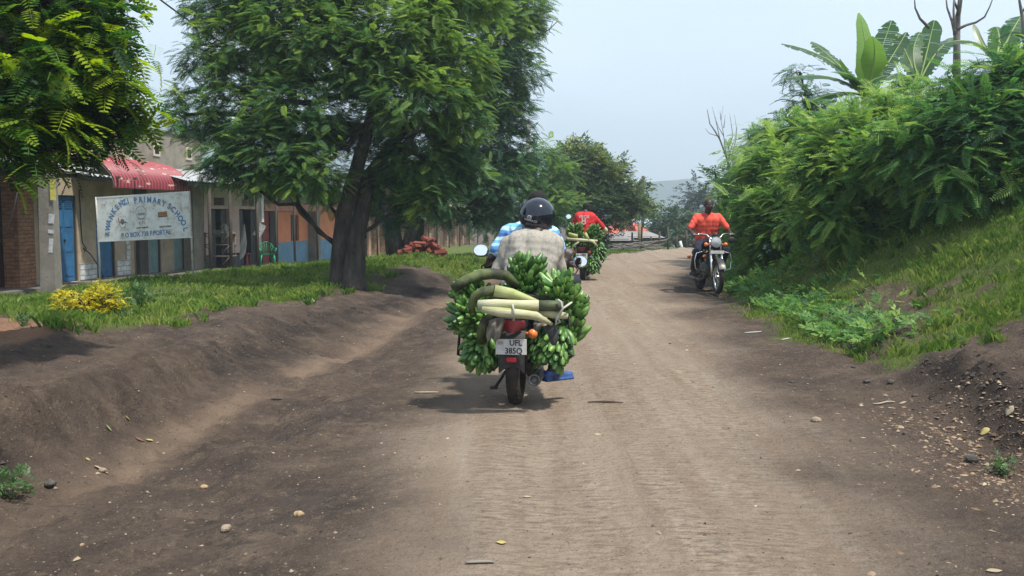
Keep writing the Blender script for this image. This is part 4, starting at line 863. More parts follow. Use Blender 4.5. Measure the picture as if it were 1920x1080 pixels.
def tufts(n, region, P, h0, h1):
    c = np.stack([rng.uniform(region[0], region[1], n), rng.uniform(region[2], region[3], n)], -1); m = softpoly(c[:, 0], c[:, 1], P, 1.1); k = (m > .08) & (rng.random(n) < np.where(m > .9, .35, .9)*(fbm(c[:, 0]*2, c[:, 1]*2, 2) > -.05)); c = c[k]; c = c[(c[:, 0] < 3) | (c[:, 0] > feats(c[:, 1])[0][:, 11]-.1)]
    q = 16; X = np.repeat(c[:, 0], q)+rng.normal(0, .035, len(c)*q); Y = np.repeat(c[:, 1], q)+rng.normal(0, .035, len(c)*q); N = len(X); Z = H(X, Y); h = rng.uniform(h0, h1, N); a = rng.uniform(0, 6.28, N); b_ = rng.uniform(0, 6.28, N); ln = h*rng.uniform(.2, .9, N); ww = .004*rng.uniform(.7, 1.5, N)
    V = np.empty((N, 4, 3)); V[:, 0] = np.stack([X-np.cos(a)*ww, Y-np.sin(a)*ww, Z-.01], -1); V[:, 1] = np.stack([X+np.cos(a)*ww, Y+np.sin(a)*ww, Z-.01], -1)
    mx_, my_ = X+np.cos(b_)*ln*.35, Y+np.sin(b_)*ln*.35; V[:, 2] = np.stack([mx_+np.cos(a)*ww*.8, my_+np.sin(a)*ww*.8, Z+h*.62], -1); V[:, 3] = np.stack([X+np.cos(b_)*ln, Y+np.sin(b_)*ln, Z+h*rng.uniform(.7, 1, N)], -1)
    F = np.array([[0, 1, 2, 3]])+(np.arange(N)*4)[:, None]; return V.reshape(-1, 3), F, np.repeat(np.clip(np.repeat(rng.normal(.5, .3, len(c)), q)+rng.normal(0, .1, N), 0, 1), 4)
parts_ += [tufts(3800, (-9, -.5, 8.5, 24), LG, .05, .16), tufts(3600, (3.2, 8.5, 6, 17), RG, .04, .14), tufts(1500, (-8, 6, 24, 40), LG, .08, .2)]
off = 0; VS = []; FS = []; TS = []
for V, F, T in parts_: VS.append(V); FS.append(F+off); TS.append(T); off += len(V)
tag(link('grass', npmesh('grass', np.concatenate(VS), np.concatenate(FS), GR, np.concatenate(TS))), 'short green grass on both verges of the road', 'grass', kind='stuff')
# creeping weeds where the shrubs meet the road on the right
n = 2600; Y = rng.uniform(9.5, 24, n); FXs, _ = feats(Y); X = FXs[:, 11]+np.abs(rng.normal(0, .45, n))-.05; Z = H(X, Y)
V, F, T = scatter(T_LEAF, np.stack([X, Y, Z+rng.uniform(.01, .14, n)], -1), rng.normal(size=(n, 3))*[1, 1, .4]+[-.3, -.2, .3], np.array([0, 0, 1.])+rng.normal(size=(n, 3))*.3, rng.uniform(.10, .22, n), np.clip(rng.normal(.5, .22, n), 0, 1))
tag(link('ground_cover', npmesh('ground_cover', V, F, LM_BUSH, T)), 'creeping green weeds at the foot of the right bank', 'ground cover', kind='stuff')
# ================================================================ motorcycles
RUB = mat('rubber', (.018, .017, .016), .85, (.05, .043, .036), 9, .003, 60); CHR = mat('chrome', (.62, .62, .62), .22, metal=1); STL = mat('dull_steel', (.20, .20, .20), .5, (.12, .11, .10), 12, metal=.7)
BKP = mat('black_paint', (.016, .016, .018), .35, (.035, .033, .03), 14, coat=.3); BKM = mat('black_plastic', (.022, .022, .023), .6, (.045, .04, .036), 12)
ENG = mat('engine_metal', (.16, .155, .15), .5, (.08, .075, .07), 14, .002, 40, metal=.6); REDP = mat('red_tank', (.24, .012, .012), .3, coat=.5)
TLR = mat('red_lens', (.30, .02, .03), .25, coat=.6); TLD = mat('dark_red_lens', (.16, .02, .03), .25, coat=.6); AMB = mat('amber_lens', (.75, .20, .05), .3, coat=.5); PLT = mat('plate_white', (.62, .62, .60), .55, (.48, .48, .47), 20); PTX = mat('plate_black', (.03, .03, .035), .6)
GLS = mat('lamp_glass', (.45, .48, .50), .12, coat=1, spec=.8); MIR = mat('mirror_glass', (.9, .92, .95), .03, metal=1); SEATM = mat('seat_vinyl', (.02, .02, .02), .55, (.04, .038, .035), 8)
def text_mesh(txt, size, m, name, depth=.0015, bold=0.0, align='CENTER'):
    cu = bpy.data.curves.new('t', 'FONT'); cu.body = txt; cu.size = size; cu.extrude = depth; cu.align_x = align; cu.align_y = 'CENTER'; cu.offset = bold; cu.resolution_u = 3
    o = bpy.data.objects.new('t', cu); dg = bpy.context.evaluated_depsgraph_get(); me = bpy.data.meshes.new_from_object(o.evaluated_get(dg) if False else o)
    me.name = name; me.materials.clear(); me.materials.append(m); bpy.data.objects.remove(o); bpy.data.curves.remove(cu); return me
def motorcycle(label, loc, rz, rack=False, plate=None, tank=REDP, mirr=((-.40, .86, 1.16), (.42, .86, 1.10)), front=False, ts=(True, True), mtilt=None, scene_front=None):
    t = thing('motorcycle', label, 'motorcycle', loc, rz)
    B = lambda b, n, m, p=t: b.build(n, m, p, fixn=False)
    WB, WR = 1.26, .305
    for k, (y, w) in enumerate(((0, .058), (WB, .045))):
        b = MB(); b.torus((0, y, WR-w*.15), WR-w, w, (1, 0, 0), 36, 12, .95)
        # tread blocks
        for i in range(36):
            a = 2*math.pi*i/36
            for s in (-1, 0, 1):
                aa = a+(.08 if s == 0 else 0); q = Vector((s*w*.55, y+math.cos(aa)*(WR-.008-abs(s)*.012), WR-w*.15+math.sin(aa)*(WR-.008-abs(s)*.012)))
                b.box(q, (w*.38, .030, .016), Matrix.Rotation(aa, 3, 'X') @ Matrix.Rotation(math.pi/2, 3, 'X'))
        r = MB(); r.torus((0, y, WR-.01), WR-.085, .014, (1, 0, 0), 30, 6, 1.6); r.lathe([(.0, -.055), (.06, -.05), (.035, -.02), (.035, .02), (.06, .05), (.0, .055)], (0, y, WR-.01), (1, 0, 0), 16)
        for i in range(28):
            a = 2*math.pi*i/28; s = .03*(1 if i % 2 else -1); r.tube([(s, y+.04*math.cos(a+.4), WR-.01+.04*math.sin(a+.4)), (0, y+(WR-.09)*math.cos(a), WR-.01+(WR-.09)*math.sin(a))], .0022, 4, caps=False)
        wh = B(r, 'wheel', CHR if k else STL); B(b, 'tyre', RUB, wh)
    # frame, engine, swing arm
    b = MB()
    for s in (-1, 1):
        b.tube([(s*.10, 0, WR), (s*.10, .28, .36), (s*.09, .48, .38)], .022, 8); b.tube([(s*.11, -.12, .72), (s*.11, .3, .74), (s*.06, .75, .83), (0, .98, .90)], .016, 8)
        b.tube([(s*.10, .25, .73), (s*.09, .48, .38), (s*.07, .8, .26), (s*.04, .92, .5), (0, .99, .82)], .016, 8)
    B(b, 'frame', BKP)
    b = MB(); b.box((0, .62, .40), (.22, .34, .24), bev=.03); b.tube([(0, .66, .48), (0, .74, .70)], [.075, .07], 12)
    for k in range(7): b.box((0, .675+.011*k, .50+.028*k), (.19, .17, .008))
    b.lathe([(0, -.15), (.09, -.14), (.10, -.1), (.10, .1), (.09, .14), (0, .15)], (0, .56, .36), (1, 0, 0), 18); B(b, 'engine', ENG)
    for s in (-1, 1):
        b = MB(); b.tube([(s*.125, .02, .33), (s*.125, .13, .68)], .022, 10)
        for k in range(9): b.torus((s*.125, .03+.01*k, .38+.028*k), .03, .006, (0, .3, 1), 14, 5)
        B(b, 'shock_absorber', STL)
    b = MB(); b.tube([(.10, .80, .42), (.13, .78, .25), (.15, .55, .20), (.16, .3, .21)], .02, 8, caps=False); b.lathe([(0, 0), (.035, 0), (.042, .03), (.048, .12), (.05, .50), (.047, .53), (.034, .535), (.032, .5), (.0, .5)], (.165, .30, .205), (0, -1, .04), 18); B(b, 'exhaust', STL)
    b = MB(); b.box((-.12, .26, .33), (.03, .52, .09), bev=.012); B(b, 'chain_guard', BKM)
    for s in (-1, 1):
        b = MB(); b.tube([(s*.08, .42, .30), (s*.27, .42, .30)], .012, 8); b.tube([(s*.19, .42, .30), (s*.30, .42, .30)], .02, 8); B(b, 'footrest', RUB)
        b = MB(); b.tube([(s*.08, .12, .34), (s*.2, .16, .31)], .011, 8); b.box((s*.2, .16, .30), (.07, .05, .035), bev=.01); B(b, 'passenger_footrest', BKM)
    b = MB(); b.tube([(-.08, .48, .28), (-.16, .35, .14), (-.20, .28, .08)], .012, 8); b.box((-.215, .27, .07), (.06, .05, .02)); B(b, 'side_stand', BKM)
    # seat, tail, tank
    b = MB(); b.sheet([[(x*wd, y, z+.03*(1-x*x)) for x in (-1, -.7, -.3, 0, .3, .7, 1)] for (y, z, wd) in ((-.18, .80, .10), (-.1, .835, .125), (.1, .84, .14), (.35, .80, .14), (.55, .785, .11), (.62, .80, .08))]); b.box((0, .2, .785), (.24, .76, .06), bev=.02); B(b, 'seat', SEATM)
    b = MB()
    P = []
    for (y, z, w, h) in ((.58, .84, .05, .04), (.64, .86, .11, .09), (.78, .89, .15, .13), (.92, .91, .15, .125), (1.02, .90, .09, .09), (1.05, .89, .03, .03)):
        P.append([(w*math.cos(a), y, z+h*math.sin(a)*(1 if math.sin(a) > 0 else .6)) for a in [2*math.pi*i/14 for i in range(15)]])
    b.sheet(P); B(b, 'fuel_tank', tank)
    b = MB(); P = [[(x*.10, y, z-.05*x*x) for x in (-1, -.6, 0, .6, 1)] for (y, z) in ((.25, .70), (0, .70), (-.18, .68), (-.27, .62), (-.30, .52), (-.315, .40), (-.31, .34))]; b.sheet(P); b.sheet([[(p[0]*.98, p[1]+.012, p[2]-.006) for p in r] for r in P])
    rf = B(b, 'rear_fender', BKM)
    b = MB(); b.box((0, -.19, .665), (.21, .16, .15), bev=.04); B(b, 'tail_cowl', BKP)
    b = MB(); P = []
    for (z, w) in ((.69, .09), (.67, .105), (.645, .095), (.615, .07), (.595, .04)): P.append([(w*math.sin(a), -.27-.04*math.cos(a)*1.0, z-.0) for a in np.linspace(-1.4, 1.4, 9)])
    b.sheet(P); B(b, 'tail_lamp', TLD)
    b = MB(); b.box((0, -.335, .395), (.08, .02, .04), bev=.008); B(b, 'reflector', TLR)
    for i, s in enumerate((-1, 1)):
        if not ts[i]: continue
        b = MB(); b.tube([(s*.08, -.22, .585), (s*.14, -.24, .585)], .012, 6); b.lathe([(0, -.03), (.034, -.025), (.038, 0), (.03, .02), (0, .03)], (s*.155, -.26, .585), (0, -1, 0), 14); B(b, 'turn_signal', AMB)
    if plate:
        b = MB(); b.box((0, -.345, .495), (.235, .006, .118), bev=.002); pl = B(b, 'number_plate', PLT)
        for (tx, x, z) in ((plate[0], .035, .030), (plate[1], .02, -.031)):
            me = text_mesh(tx, .062, PTX, 'plate_lettering', .001, .0012); me.transform(Matrix.Translation((x, -.3505, .495+z)) @ Matrix.Rotation(math.pi/2, 4, 'X') @ Matrix.Scale(.92, 4, (1, 0, 0))); link('plate_lettering', me, pl)
        b = MB()
        for k in range(3): b.box((-.08, -.349, .532-.008*k), (.045, .003, .002))
        B(b, 'plate_emblem', PTX, pl)
    # fork, front fender, headlamp, bars
    for s in (-1, 1):
        b = MB(); b.tube([(s*.095, WB, WR-.01), (s*.095, WB-.14, .72)], .024, 10); b.tube([(s*.095, WB-.14, .72), (s*.095, WB-.24, 1.0)], .017, 10); B(b, 'fork_leg', CHR)
    b = MB(); b.sheet([[(x*.06, WB+(WR+.03)*math.cos(a), WR+(WR+.03-.012*x*x)*math.sin(a)) for x in (-1, -.5, 0, .5, 1)] for a in np.linspace(.45, 2.5, 14)]); B(b, 'front_fender', BKP)
    b = MB(); b.lathe([(0, -.10), (.05, -.095), (.085, -.05), (.098, 0), (.098, .02)], (0, WB-.17, .90), (0, 1, 0), 24); hl = B(b, 'headlamp', BKP)
    b = MB(); b.lathe([(.099, .0), (.103, .012), (.092, .03)], (0, WB-.155, .90), (0, 1, 0), 24); B(b, 'headlamp_rim', CHR, hl); b = MB(); b.lathe([(.092, .025), (.06, .04), (0, .046)], (0, WB-.155, .90), (0, 1, 0), 24); B(b, 'lens', GLS, hl)
    for s in (-1, 1):
        b = MB(); b.tube([(s*.09, WB-.17, .87), (s*.15, WB-.17, .86)], .010, 6); b.lathe([(0, -.025), (.03, -.02), (.036, .0), (.03, .025), (0, .03)], (s*.175, WB-.165, .86), (0, 1, 0), 14); B(b, 'turn_signal', AMB)
    hb = MB(); hb.tube([(-.36, .86, 1.03), (-.24, .93, 1.045), (-.14, 1.0, 1.03), (-.08, 1.04, .96), (.08, 1.04, .96), (.14, 1.0, 1.03), (.24, .93, 1.045), (.36, .86, 1.03)], .012, 8); hbo = B(hb, 'handlebar', CHR)
    for s in (-1, 1):
        b = MB(); b.tube([(s*.25, .925, 1.045), (s*.375, .852, 1.028)], .018, 8); B(b, 'grip', RUB, hbo); b = MB(); b.tube([(s*.25, .99, 1.04), (s*.38, .95, 1.02)], .007, 5); B(b, 'lever', CHR, hbo)
    b = MB(); b.lathe([(0, 0), (.05, 0), (.05, .05), (.04, .06), (0, .06)], (0, 1.06, .99), (0, -.5, 1), 16); B(b, 'gauge', BKM)
    for i, p in enumerate(mirr):
        if p is None: continue
        s = -1 if p[0] < 0 else 1; p = Vector(p); b = MB(); b.tube([(s*.22, .95, 1.05), (s*.24, .98, 1.1), (p.x, p.y+.02, p.z-.03)], .006, 6)
        rot = Matrix.Rotation(-.12 if mtilt is None else mtilt[i][0], 3, 'X') @ Matrix.Rotation(0.0 if mtilt is None else mtilt[i][1], 3, 'Z')
        b.ball(p+Vector((0, .012, 0)), (.070, .02, .058), 18, 8, rot); mo = B(b, 'mirror', BKM)
        b = MB(); b.ball(p+rot @ Vector((0, -.006, 0)), (.064, .004, .053), 20, 8, rot); B(b, 'mirror_glass', MIR, mo)
    if front:
        b = MB(); b.tube([(-.12, .9, .74), (-.30, .93, .70), (-.33, .93, .58), (-.31, .93, .42), (-.10, .92, .34)], .013, 8); b.tube([(.12, .9, .74), (.30, .93, .70), (.33, .93, .58), (.31, .93, .42), (.10, .92, .34)], .013, 8); B(b, 'crash_bar', CHR)
        b = MB(); b.box((0, WB-.05, .73), (.24, .006, .055)); B(b, 'front_plate', PLT)
        b = MB(); b.tube([(-.14, -.2, .80), (-.14, -.38, .80), (.14, -.38, .80), (.14, -.2, .80)], .01, 6); B(b, 'carrier', STL)
    if rack:
        b = MB()
        for s in (-1, 1):
            b.tube([(s*.10, -.1, .76), (s*.42, -.12, .72), (s*.44, -.14, .40), (s*.40, .05, .35)], .013, 6); b.tube([(s*.10, .15, .78), (s*.40, .15, .74), (s*.43, .15, .40), (s*.12, .1, .45)], .013, 6)
        b.tube([(-.42, -.16, .74), (.42, -.16, .74)], .013, 6); b.tube([(-.12, -.26, .765), (.12, -.26, .765)], .012, 6); b.box((0, -.05, .86), (.62, .32, .02)); B(b, 'load_rack', BKM)
    return t
# ================================================================ figures
SKIN = mat('dark_skin', (.032, .019, .015), .5, (.052, .031, .024), 9, .001, 60, spec=.4)
HAIRM = mat('black_hair', (.010, .009, .009), .9, (.02, .018, .017), 40, .006, 150)
def capsule(b, p, q, r0, r1, n=12, sx=1.0):
    p, q = Vector(p), Vector(q); d = q-p; L_ = max(d.length, 1e-4); d = d/L_; pts = []; rs = []
    for k in range(4): a = math.pi/2*(k/4); pts.append(p-d*r0*math.cos(a)); rs.append(max(r0*math.sin(a), .0006))
    pts.append(p); rs.append(r0); pts.append(q); rs.append(r1)
    for k in range(1, 5): a = math.pi/2*(k/4); pts.append(q+d*r1*math.sin(a)); rs.append(max(r1*math.cos(a), .0006))
    b.tube(pts, rs, n)
def chain(b, pts, rs, n=12):
    for i in range(len(pts)-1): capsule(b, pts[i], pts[i+1], rs[i], rs[i+1], n)
def fuse(b, name, m, parent, vox=.011, smooth=6, disp=None, post=None):
    me = b.mesh('tmp', m); o = bpy.data.objects.new('tmp', me); COL.objects.link(o)
    r = o.modifiers.new('r', 'REMESH'); r.mode = 'VOXEL'; r.voxel_size = vox; r.use_smooth_shade = True
    s = o.modifiers.new('s', 'SMOOTH'); s.iterations = smooth; s.factor = .5
    dg = bpy.context.evaluated_depsgraph_get(); dg.update(); ev = o.evaluated_get(dg); out = bpy.data.meshes.new_from_object(ev); out.name = name
    bpy.data.objects.remove(o); bpy.data.meshes.remove(me); out.materials.clear(); out.materials.append(m)
    if post or disp:
        n = len(out.vertices); co = np.empty(n*3, np.float32); out.vertices.foreach_get('co', co); co = co.reshape(-1, 3).astype(float)
        if disp:                                    # folds of cloth
            no = np.empty(n*3, np.float32); out.vertices.foreach_get('normal', no); no = no.reshape(-1, 3); a, f = disp
            wx = fbm(co[:, 0]*f*.7+3, co[:, 2]*f*.6, 2)*1.3; u_ = co[:, 0]*.83+co[:, 2]*.55; v_ = co[:, 2]*.83-co[:, 0]*.55+co[:, 1]*.3
            ax_ = np.abs(co[:, 0]-.1); w = np.sin((ax_*1.1-co[:, 2]*.75)*f*5.5+wx*5+2.2*np.sin(v_*f*1.1)); w2 = np.sin(co[:, 0]*f*4.3+wx*6+2.5*np.sin(co[:, 2]*f*.9+2)); ms = np.clip(.5+fbm(co[:, 0]*f*.6+2, co[:, 2]*f*.5, 2)*1.6, 0, 1); co += no*(a*(w*ms*.55+w2*(1-ms)*.55))[:, None]
        if post: co = post(co)
        out.vertices.foreach_set('co', co.astype(np.float32).ravel()); out.update()
    out.polygons.foreach_set('use_smooth', np.ones(len(out.polygons), bool))
    return link(name, out, parent)
def hand(b, wrist, fdir, pdir, sd, curl=.9, s=1.0):
    """palm + five fingers; fdir along the hand, pdir palm side (fingers curl to it), sd side of the thumb"""
    w = Vector(wrist); f = Vector(fdir).normalized(); p = (Vector(pdir)-f*Vector(pdir).dot(f)).normalized(); t = f.cross(p)*sd
    for k, o in enumerate((-.030, -.010, .010, .030)): capsule(b, w+t*o*.6*s, w+f*.085*s+t*o*s, .016*s, .012*s, 8)
    for k, (o, l) in enumerate(((.032, .072), (.011, .080), (-.010, .074), (-.030, .058))):
        q = w+f*.088*s+t*o*s; a = 0; d = f
        for j in range(3):
            a += curl*(.7 if j == 0 else 1); d = f*math.cos(a)+p*math.sin(a); q2 = q+d*l*s*(.42, .32, .26)[j]; capsule(b, q, q2, (.0095-.001*j)*s, (.0088-.001*j)*s, 7); q = q2
    q = w+f*.025*s+t*.026*s; q2 = q+(t*.8+f*.6+p*.35).normalized()*.045*s; capsule(b, q, q2, .0125*s, .0105*s, 7); q3 = q2+(f*.7+p*.6+t*.1).normalized()*.035*s; capsule(b, q2, q3, .0105*s, .009*s, 7)
def head(b, c, fwd, s=1.0, neck=None):
    c = Vector(c); f = Vector(fwd).normalized(); r = f.cross(Vector((0, 0, 1))).normalized(); u = r.cross(f); M = Matrix((r, f, u)).transposed()
    q = lambda x, y, z: c+M @ Vector((x, y, z))*s
    b.ball(q(0, -.012, .025), (.077*s, .098*s, .092*s), 20, 14, M); b.ball(q(0, .02, -.03), (.066*s, .075*s, .085*s), 18, 12, M); b.ball(q(0, .035, -.082), (.040*s, .045*s, .032*s), 14, 8, M)
    capsule(b, q(0, .088, .012), q(0, .108, -.022), .010*s, .016*s, 8); capsule(b, q(-.03, .078, .032), q(.03, .078, .032), .013*s, .013*s, 8)       # nose, brow
    capsule(b, q(-.020, .088, -.052), q(.020, .088, -.052), .010*s, .010*s, 8); capsule(b, q(-.016, .084, -.068), q(.016, .084, -.068), .010*s, .010*s, 8)
    for sd in (-1, 1):
        b.ball(q(sd*.080, -.012, 0), (.012*s, .022*s, .034*s), 10, 8, M); b.ball(q(sd*.045, .062, -.018), (.02*s, .02*s, .018*s), 10, 8, M)
    if neck is not None: capsule(b, neck, q(0, -.02, -.06), .062*s, .056*s, 14)
    return q, M
def face_bits(parent, q, M, s=1.0):
    for sd in (-1, 1):
        b = MB(); b.ball(q(sd*.031, .080, .010), (.013*s, .008*s, .009*s), 10, 6, M); e = b.build('eye', mat('eye_white', (.5, .47, .43), .3), parent)
        b = MB(); b.ball(q(sd*.031, .087, .010), (.006*s, .003*s, .006*s), 8, 5, M); b.build('pupil', BLK, e)
def stripemat(name, cols, period, z0):
    m = bpy.data.materials.new(name); m.use_nodes = True; t = m.node_tree; b = t.nodes['Principled BSDF']; b.inputs['Roughness'].default_value = .85
    tx = t.nodes.new('ShaderNodeTexCoord'); sp = t.nodes.new('ShaderNodeSeparateXYZ'); n = t.nodes.new('ShaderNodeTexNoise'); n.inputs['Scale'].default_value = 9
    a = t.nodes.new('ShaderNodeMath'); a.operation = 'MULTIPLY_ADD'; a.inputs[1].default_value = .05; t.links.new(tx.outputs['Object'], sp.inputs[0]); t.links.new(tx.outputs['Object'], n.inputs[0]); t.links.new(n.outputs[0], a.inputs[0]); t.links.new(sp.outputs[2], a.inputs[2])
    d = t.nodes.new('ShaderNodeMath'); d.operation = 'MULTIPLY'; d.inputs[1].default_value = 1/period; t.links.new(a.outputs[0], d.inputs[0]); f = t.nodes.new('ShaderNodeMath'); f.operation = 'FRACT'; t.links.new(d.outputs[0], f.inputs[0])
    r = t.nodes.new('ShaderNodeValToRGB'); r.color_ramp.interpolation = 'CONSTANT'; e = r.color_ramp.elements; e[0].color = (*cols[0], 1); e[1].position = 1/len(cols); e[1].color = (*cols[1], 1)
    for i, c in enumerate(cols[2:]): k = e.new((i+2)/len(cols)); k.color = (*c, 1)
    t.links.new(f.outputs[0], r.inputs[0]); t.links.new(r.outputs[0], b.inputs['Base Color']); return m
SHB = stripemat('blue_striped_cloth', [(.10, .30, .62), (.42, .62, .74), (.16, .42, .62), (.45, .68, .72), (.07, .16, .42)], .135, 0)
SHG = mat('patterned_beige_cloth', (.30, .275, .23), .9, (.17, .15, .125), 13, .012, 11, lo=.46, hi=.56, detail=8, stretch=(1, 1, .45))
_t = SHG.node_tree; _c = [n for n in _t.nodes if n.type == 'VALTORGB'][0].color_ramp; _c.elements[0].position = .40; _c.elements[0].color = (.36, .33, .28, 1); _c.elements[1].position = .62; _c.elements[1].color = (.33, .31, .27, 1)
for _p, _v in ((.47, (.34, .31, .26, 1)), (.495, (.22, .20, .17, 1)), (.52, (.35, .32, .28, 1))): _k = _c.elements.new(_p); _k.color = _v
SHR = mat('red_jersey', (.55, .022, .025), .75, (.42, .02, .025), 5, .003, 30); SHO = mat('orange_red_shirt', (.72, .10, .055), .75, (.60, .07, .05), 5, .003, 30)
TRD = mat('dark_trousers', (.018, .020, .030), .9, (.035, .035, .045), 8, .003, 30); TRN = mat('navy_trousers', (.012, .016, .032), .9, (.022, .026, .045), 8)
PALE = mat('pale_sleeve', (.50, .50, .30), .85, (.40, .38, .22), 8)
def rider(label, M4, J, shirt, trousers, shoe, headgear='hair', face=False, sleeve='short', vox=.011, hands=True, fwdh=(0, 1, -.12), longm=None, disp=(.010, 9), parts=True):
    """J: joints in the motorcycle's own frame; M4 places that frame in the world"""
    T = {k: Vector(v) for k, v in J.items()}; t = thing('person', label, 'person', M4 @ T['hip'].lerp(T['hip'], 0)); t.location.z = (M4 @ Vector((0, 0, 0))).z
    b = MB(); q, MM = head(b, T['head'], fwdh, 1.0, T['neck'])
    chain(b, [T['neck'], T['chest'], T['hip']], [.065, .12, .12], 14); capsule(b, T['shl'], T['shr'], .05, .05)
    for s in ('l', 'r'):
        sh, el, wr = T['sh'+s], T['el'+s], T['wr'+s]; sd = -1 if s == 'l' else 1
        chain(b, [sh, el], [.050, .038]); chain(b, [el, el.lerp(wr, .35), wr], [.038, .036, .025])
        fd = T.get('hd'+s, wr-el); hand(b, wr, fd, T.get('pd'+s, Vector((0, .2, -1))), -sd if 'tf' not in J else sd, J['curl'][0] if 'curl' in J else .85)
        chain(b, [T['hip']+Vector((sd*.08, 0, 0)), T['kn'+s]], [.085, .058]); chain(b, [T['kn'+s], T['kn'+s].lerp(T['an'+s], .35), T['an'+s]], [.056, .054, .036])
        an = T['an'+s]; fd_ = T.get('ft'+s, Vector((0, 1, 0))).normalized(); capsule(b, an-fd_*.03+Vector((0, 0, -.05)), an+fd_*.14+Vector((0, 0, -.065)), .032, .028)
    body_ = fuse(b, 'body', SKIN, t, vox, 4)
    if face: face_bits(t, q, MM)
    # shirt
    b = MB(); hp, ch, nk = T['hip'], T['chest'], T['neck']; side = (T['shr']-T['shl']); side.normalize()
    for k in range(7):
        f = k/6; c = hp.lerp(ch, min(1, f*1.6)) if f < .625 else ch.lerp(nk, (f-.625)/.375*.62); w = (.135, .135, .14, .150, .165, .170, .13)[k]
        for o in (-.5, 0, .5): b.ball(c+side*o*w*1.35, (.130*(1-.08*abs(o)),)*3 if k < 6 else (.085,)*3, 14, 10)
    capsule(b, T['shl']+Vector((0, 0, -.005)), nk+Vector((-.035, 0, -.045)), .066, .068); capsule(b, T['shr']+Vector((0, 0, -.005)), nk+Vector((.035, 0, -.045)), .066, .068)
    for s in ('l', 'r'):
        sh, el, wr = T['sh'+s], T['el'+s], T['wr'+s]
        if sleeve == 'short': chain(b, [sh, sh.lerp(el, .78)], [.068, .060])
        elif sleeve == 'elbow': chain(b, [sh, el.lerp(wr, .05)], [.070, .056])
        else: chain(b, [sh, el, wr], [.066, .052, .036])
    fuse(b, 'shirt', shirt, t, vox, 5, disp)
    b = MB()
    for s in ('l', 'r'):
        sd = -1 if s == 'l' else 1; chain(b, [T['hip']+Vector((sd*.085, 0, -.01)), T['kn'+s], T['kn'+s].lerp(T['an'+s], .88)], [.108, .080, .055]); chain(b, [T['hip']+Vector((-.08, 0, 0)), T['hip']+Vector((.08, 0, 0))], [.125, .125])
    fuse(b, 'trousers', trousers, t, vox, 5, disp)
    for s in ('l', 'r'):
        an = T['an'+s]; fd_ = T.get('ft'+s, Vector((0, 1, 0))).normalized(); b = MB(); capsule(b, an-fd_*.05+Vector((0, 0, -.066)), an+fd_*.17+Vector((0, 0, -.07)), .040, .036, 12); b.box(an+fd_*.06+Vector((0, 0, -.098)), (.085, .29, .026), Matrix.Rotation(-math.atan2(fd_.x, fd_.y), 3, 'Z'), bev=.01); fuse(b, 'shoe', shoe, t, .008, 3)
    if headgear == 'hair':
        b = MB(); b.ball(q(0, -.020, .045), (.084, .100, .086), 20, 14, MM); b.ball(q(0, -.05, .0), (.078, .065, .075), 18, 12, MM); b.build('hair', HAIRM, t)
    elif headgear == 'stubble':
        b = MB(); b.ball(q(0, -.020, .032), (.0775, .095, .089), 20, 14, MM); b.build('hair', mat('stubble', (.035, .024, .02), .8, (.05, .034, .028), 30), t)
    t['_q'] = 0; del t['_q']
    for c in t.children:
        def rec(o):
            o.data.transform(Matrix.Translation(-t.location) @ M4)
            for k in o.children: rec(k)
        rec(c)
    return t, q, MM
# ---------------------------------------------------------------- near motorcycle, its driver and passenger
BX, BY = W(968, 757, 7.5).x, 7.5; BZ = hz(BX, BY); RZ = -math.atan(.119)
near = motorcycle('nearest motorcycle, overloaded with green bananas, number plate towards us', (BX, BY, BZ), RZ, True, ('UFL', '385Q'), mirr=((-.41, .86, 1.17), (.455, .86, 1.075)), ts=(False, True), mtilt=((-.16, .1), (-.15, -.12)))
NM = Matrix.Translation((BX, BY, BZ)) @ Matrix.Rotation(RZ, 4, 'Z'); NI = NM.inverted()
def nl(px, py, Y): return NI @ W(px, py, Y)
hipd = nl(985, 0, 8.15); SANDB = mat('blue_sandal', (.06, .14, .42), .6, (.02, .03, .05), 8); SHOED = mat('dark_shoe', (.02, .018, .017), .7)
Jd = dict(hip=(.03, .56, .92), chest=(.06, .66, 1.22), neck=(.085, .74, 1.43), head=nl(1008, 386, 8.42), shl=(-.145, .73, 1.345), shr=(.225, .73, 1.325), ell=(-.29, .68, 1.12), elr=(.33, .76, 1.09), wrl=(-.345, .80, 1.055), wrr=(.37, .80, 1.05),
          knl=(-.22, .86, .70), knr=(.26, .86, .70), anl=(-.21, .46, .40), anr=(.23, .46, .40), hdl=(.05, 1, -.1), hdr=(-.05, 1, -.1), pdl=(0, .2, -1), pdr=(0, .2, -1))
rider('driver in a blue striped shirt leaning over the nearest handlebar', NM, Jd, SHB, TRD, SHOED, 'hair', fwdh=(0, 1, -.25), sleeve='short', vox=.010)
Jp = dict(hip=(.06, .26, .93), chest=(.10, .35, 1.17), neck=(.125, .42, 1.36), head=nl(1007, 409, 7.98), shl=(-.10, .38, 1.255), shr=(.275, .38, 1.235), ell=(-.20, .36, 1.02), elr=(.315, .42, .985), wrl=(-.14, .60, .94), wrr=(.335, .62, 1.09),
          knl=(-.27, .66, .74), knr=(.40, .66, .92), anl=(-.25, .18, .37), anr=(.27, .16, .27), ftr=(.72, .6, -.08), hdl=(.3, 1, -.1), hdr=(.45, .3, 1), pdl=(0, .2, -1), pdr=(0, 1, .1), curl=(.55, 0, 0))
pas, q, MM = rider('helmeted passenger in a crumpled beige patterned shirt on the nearest motorcycle', NM, Jp, SHG, TRD, SANDB, None, fwdh=(0, 1, -.1), sleeve='elbow', vox=.009, disp=(.011, 5.5))
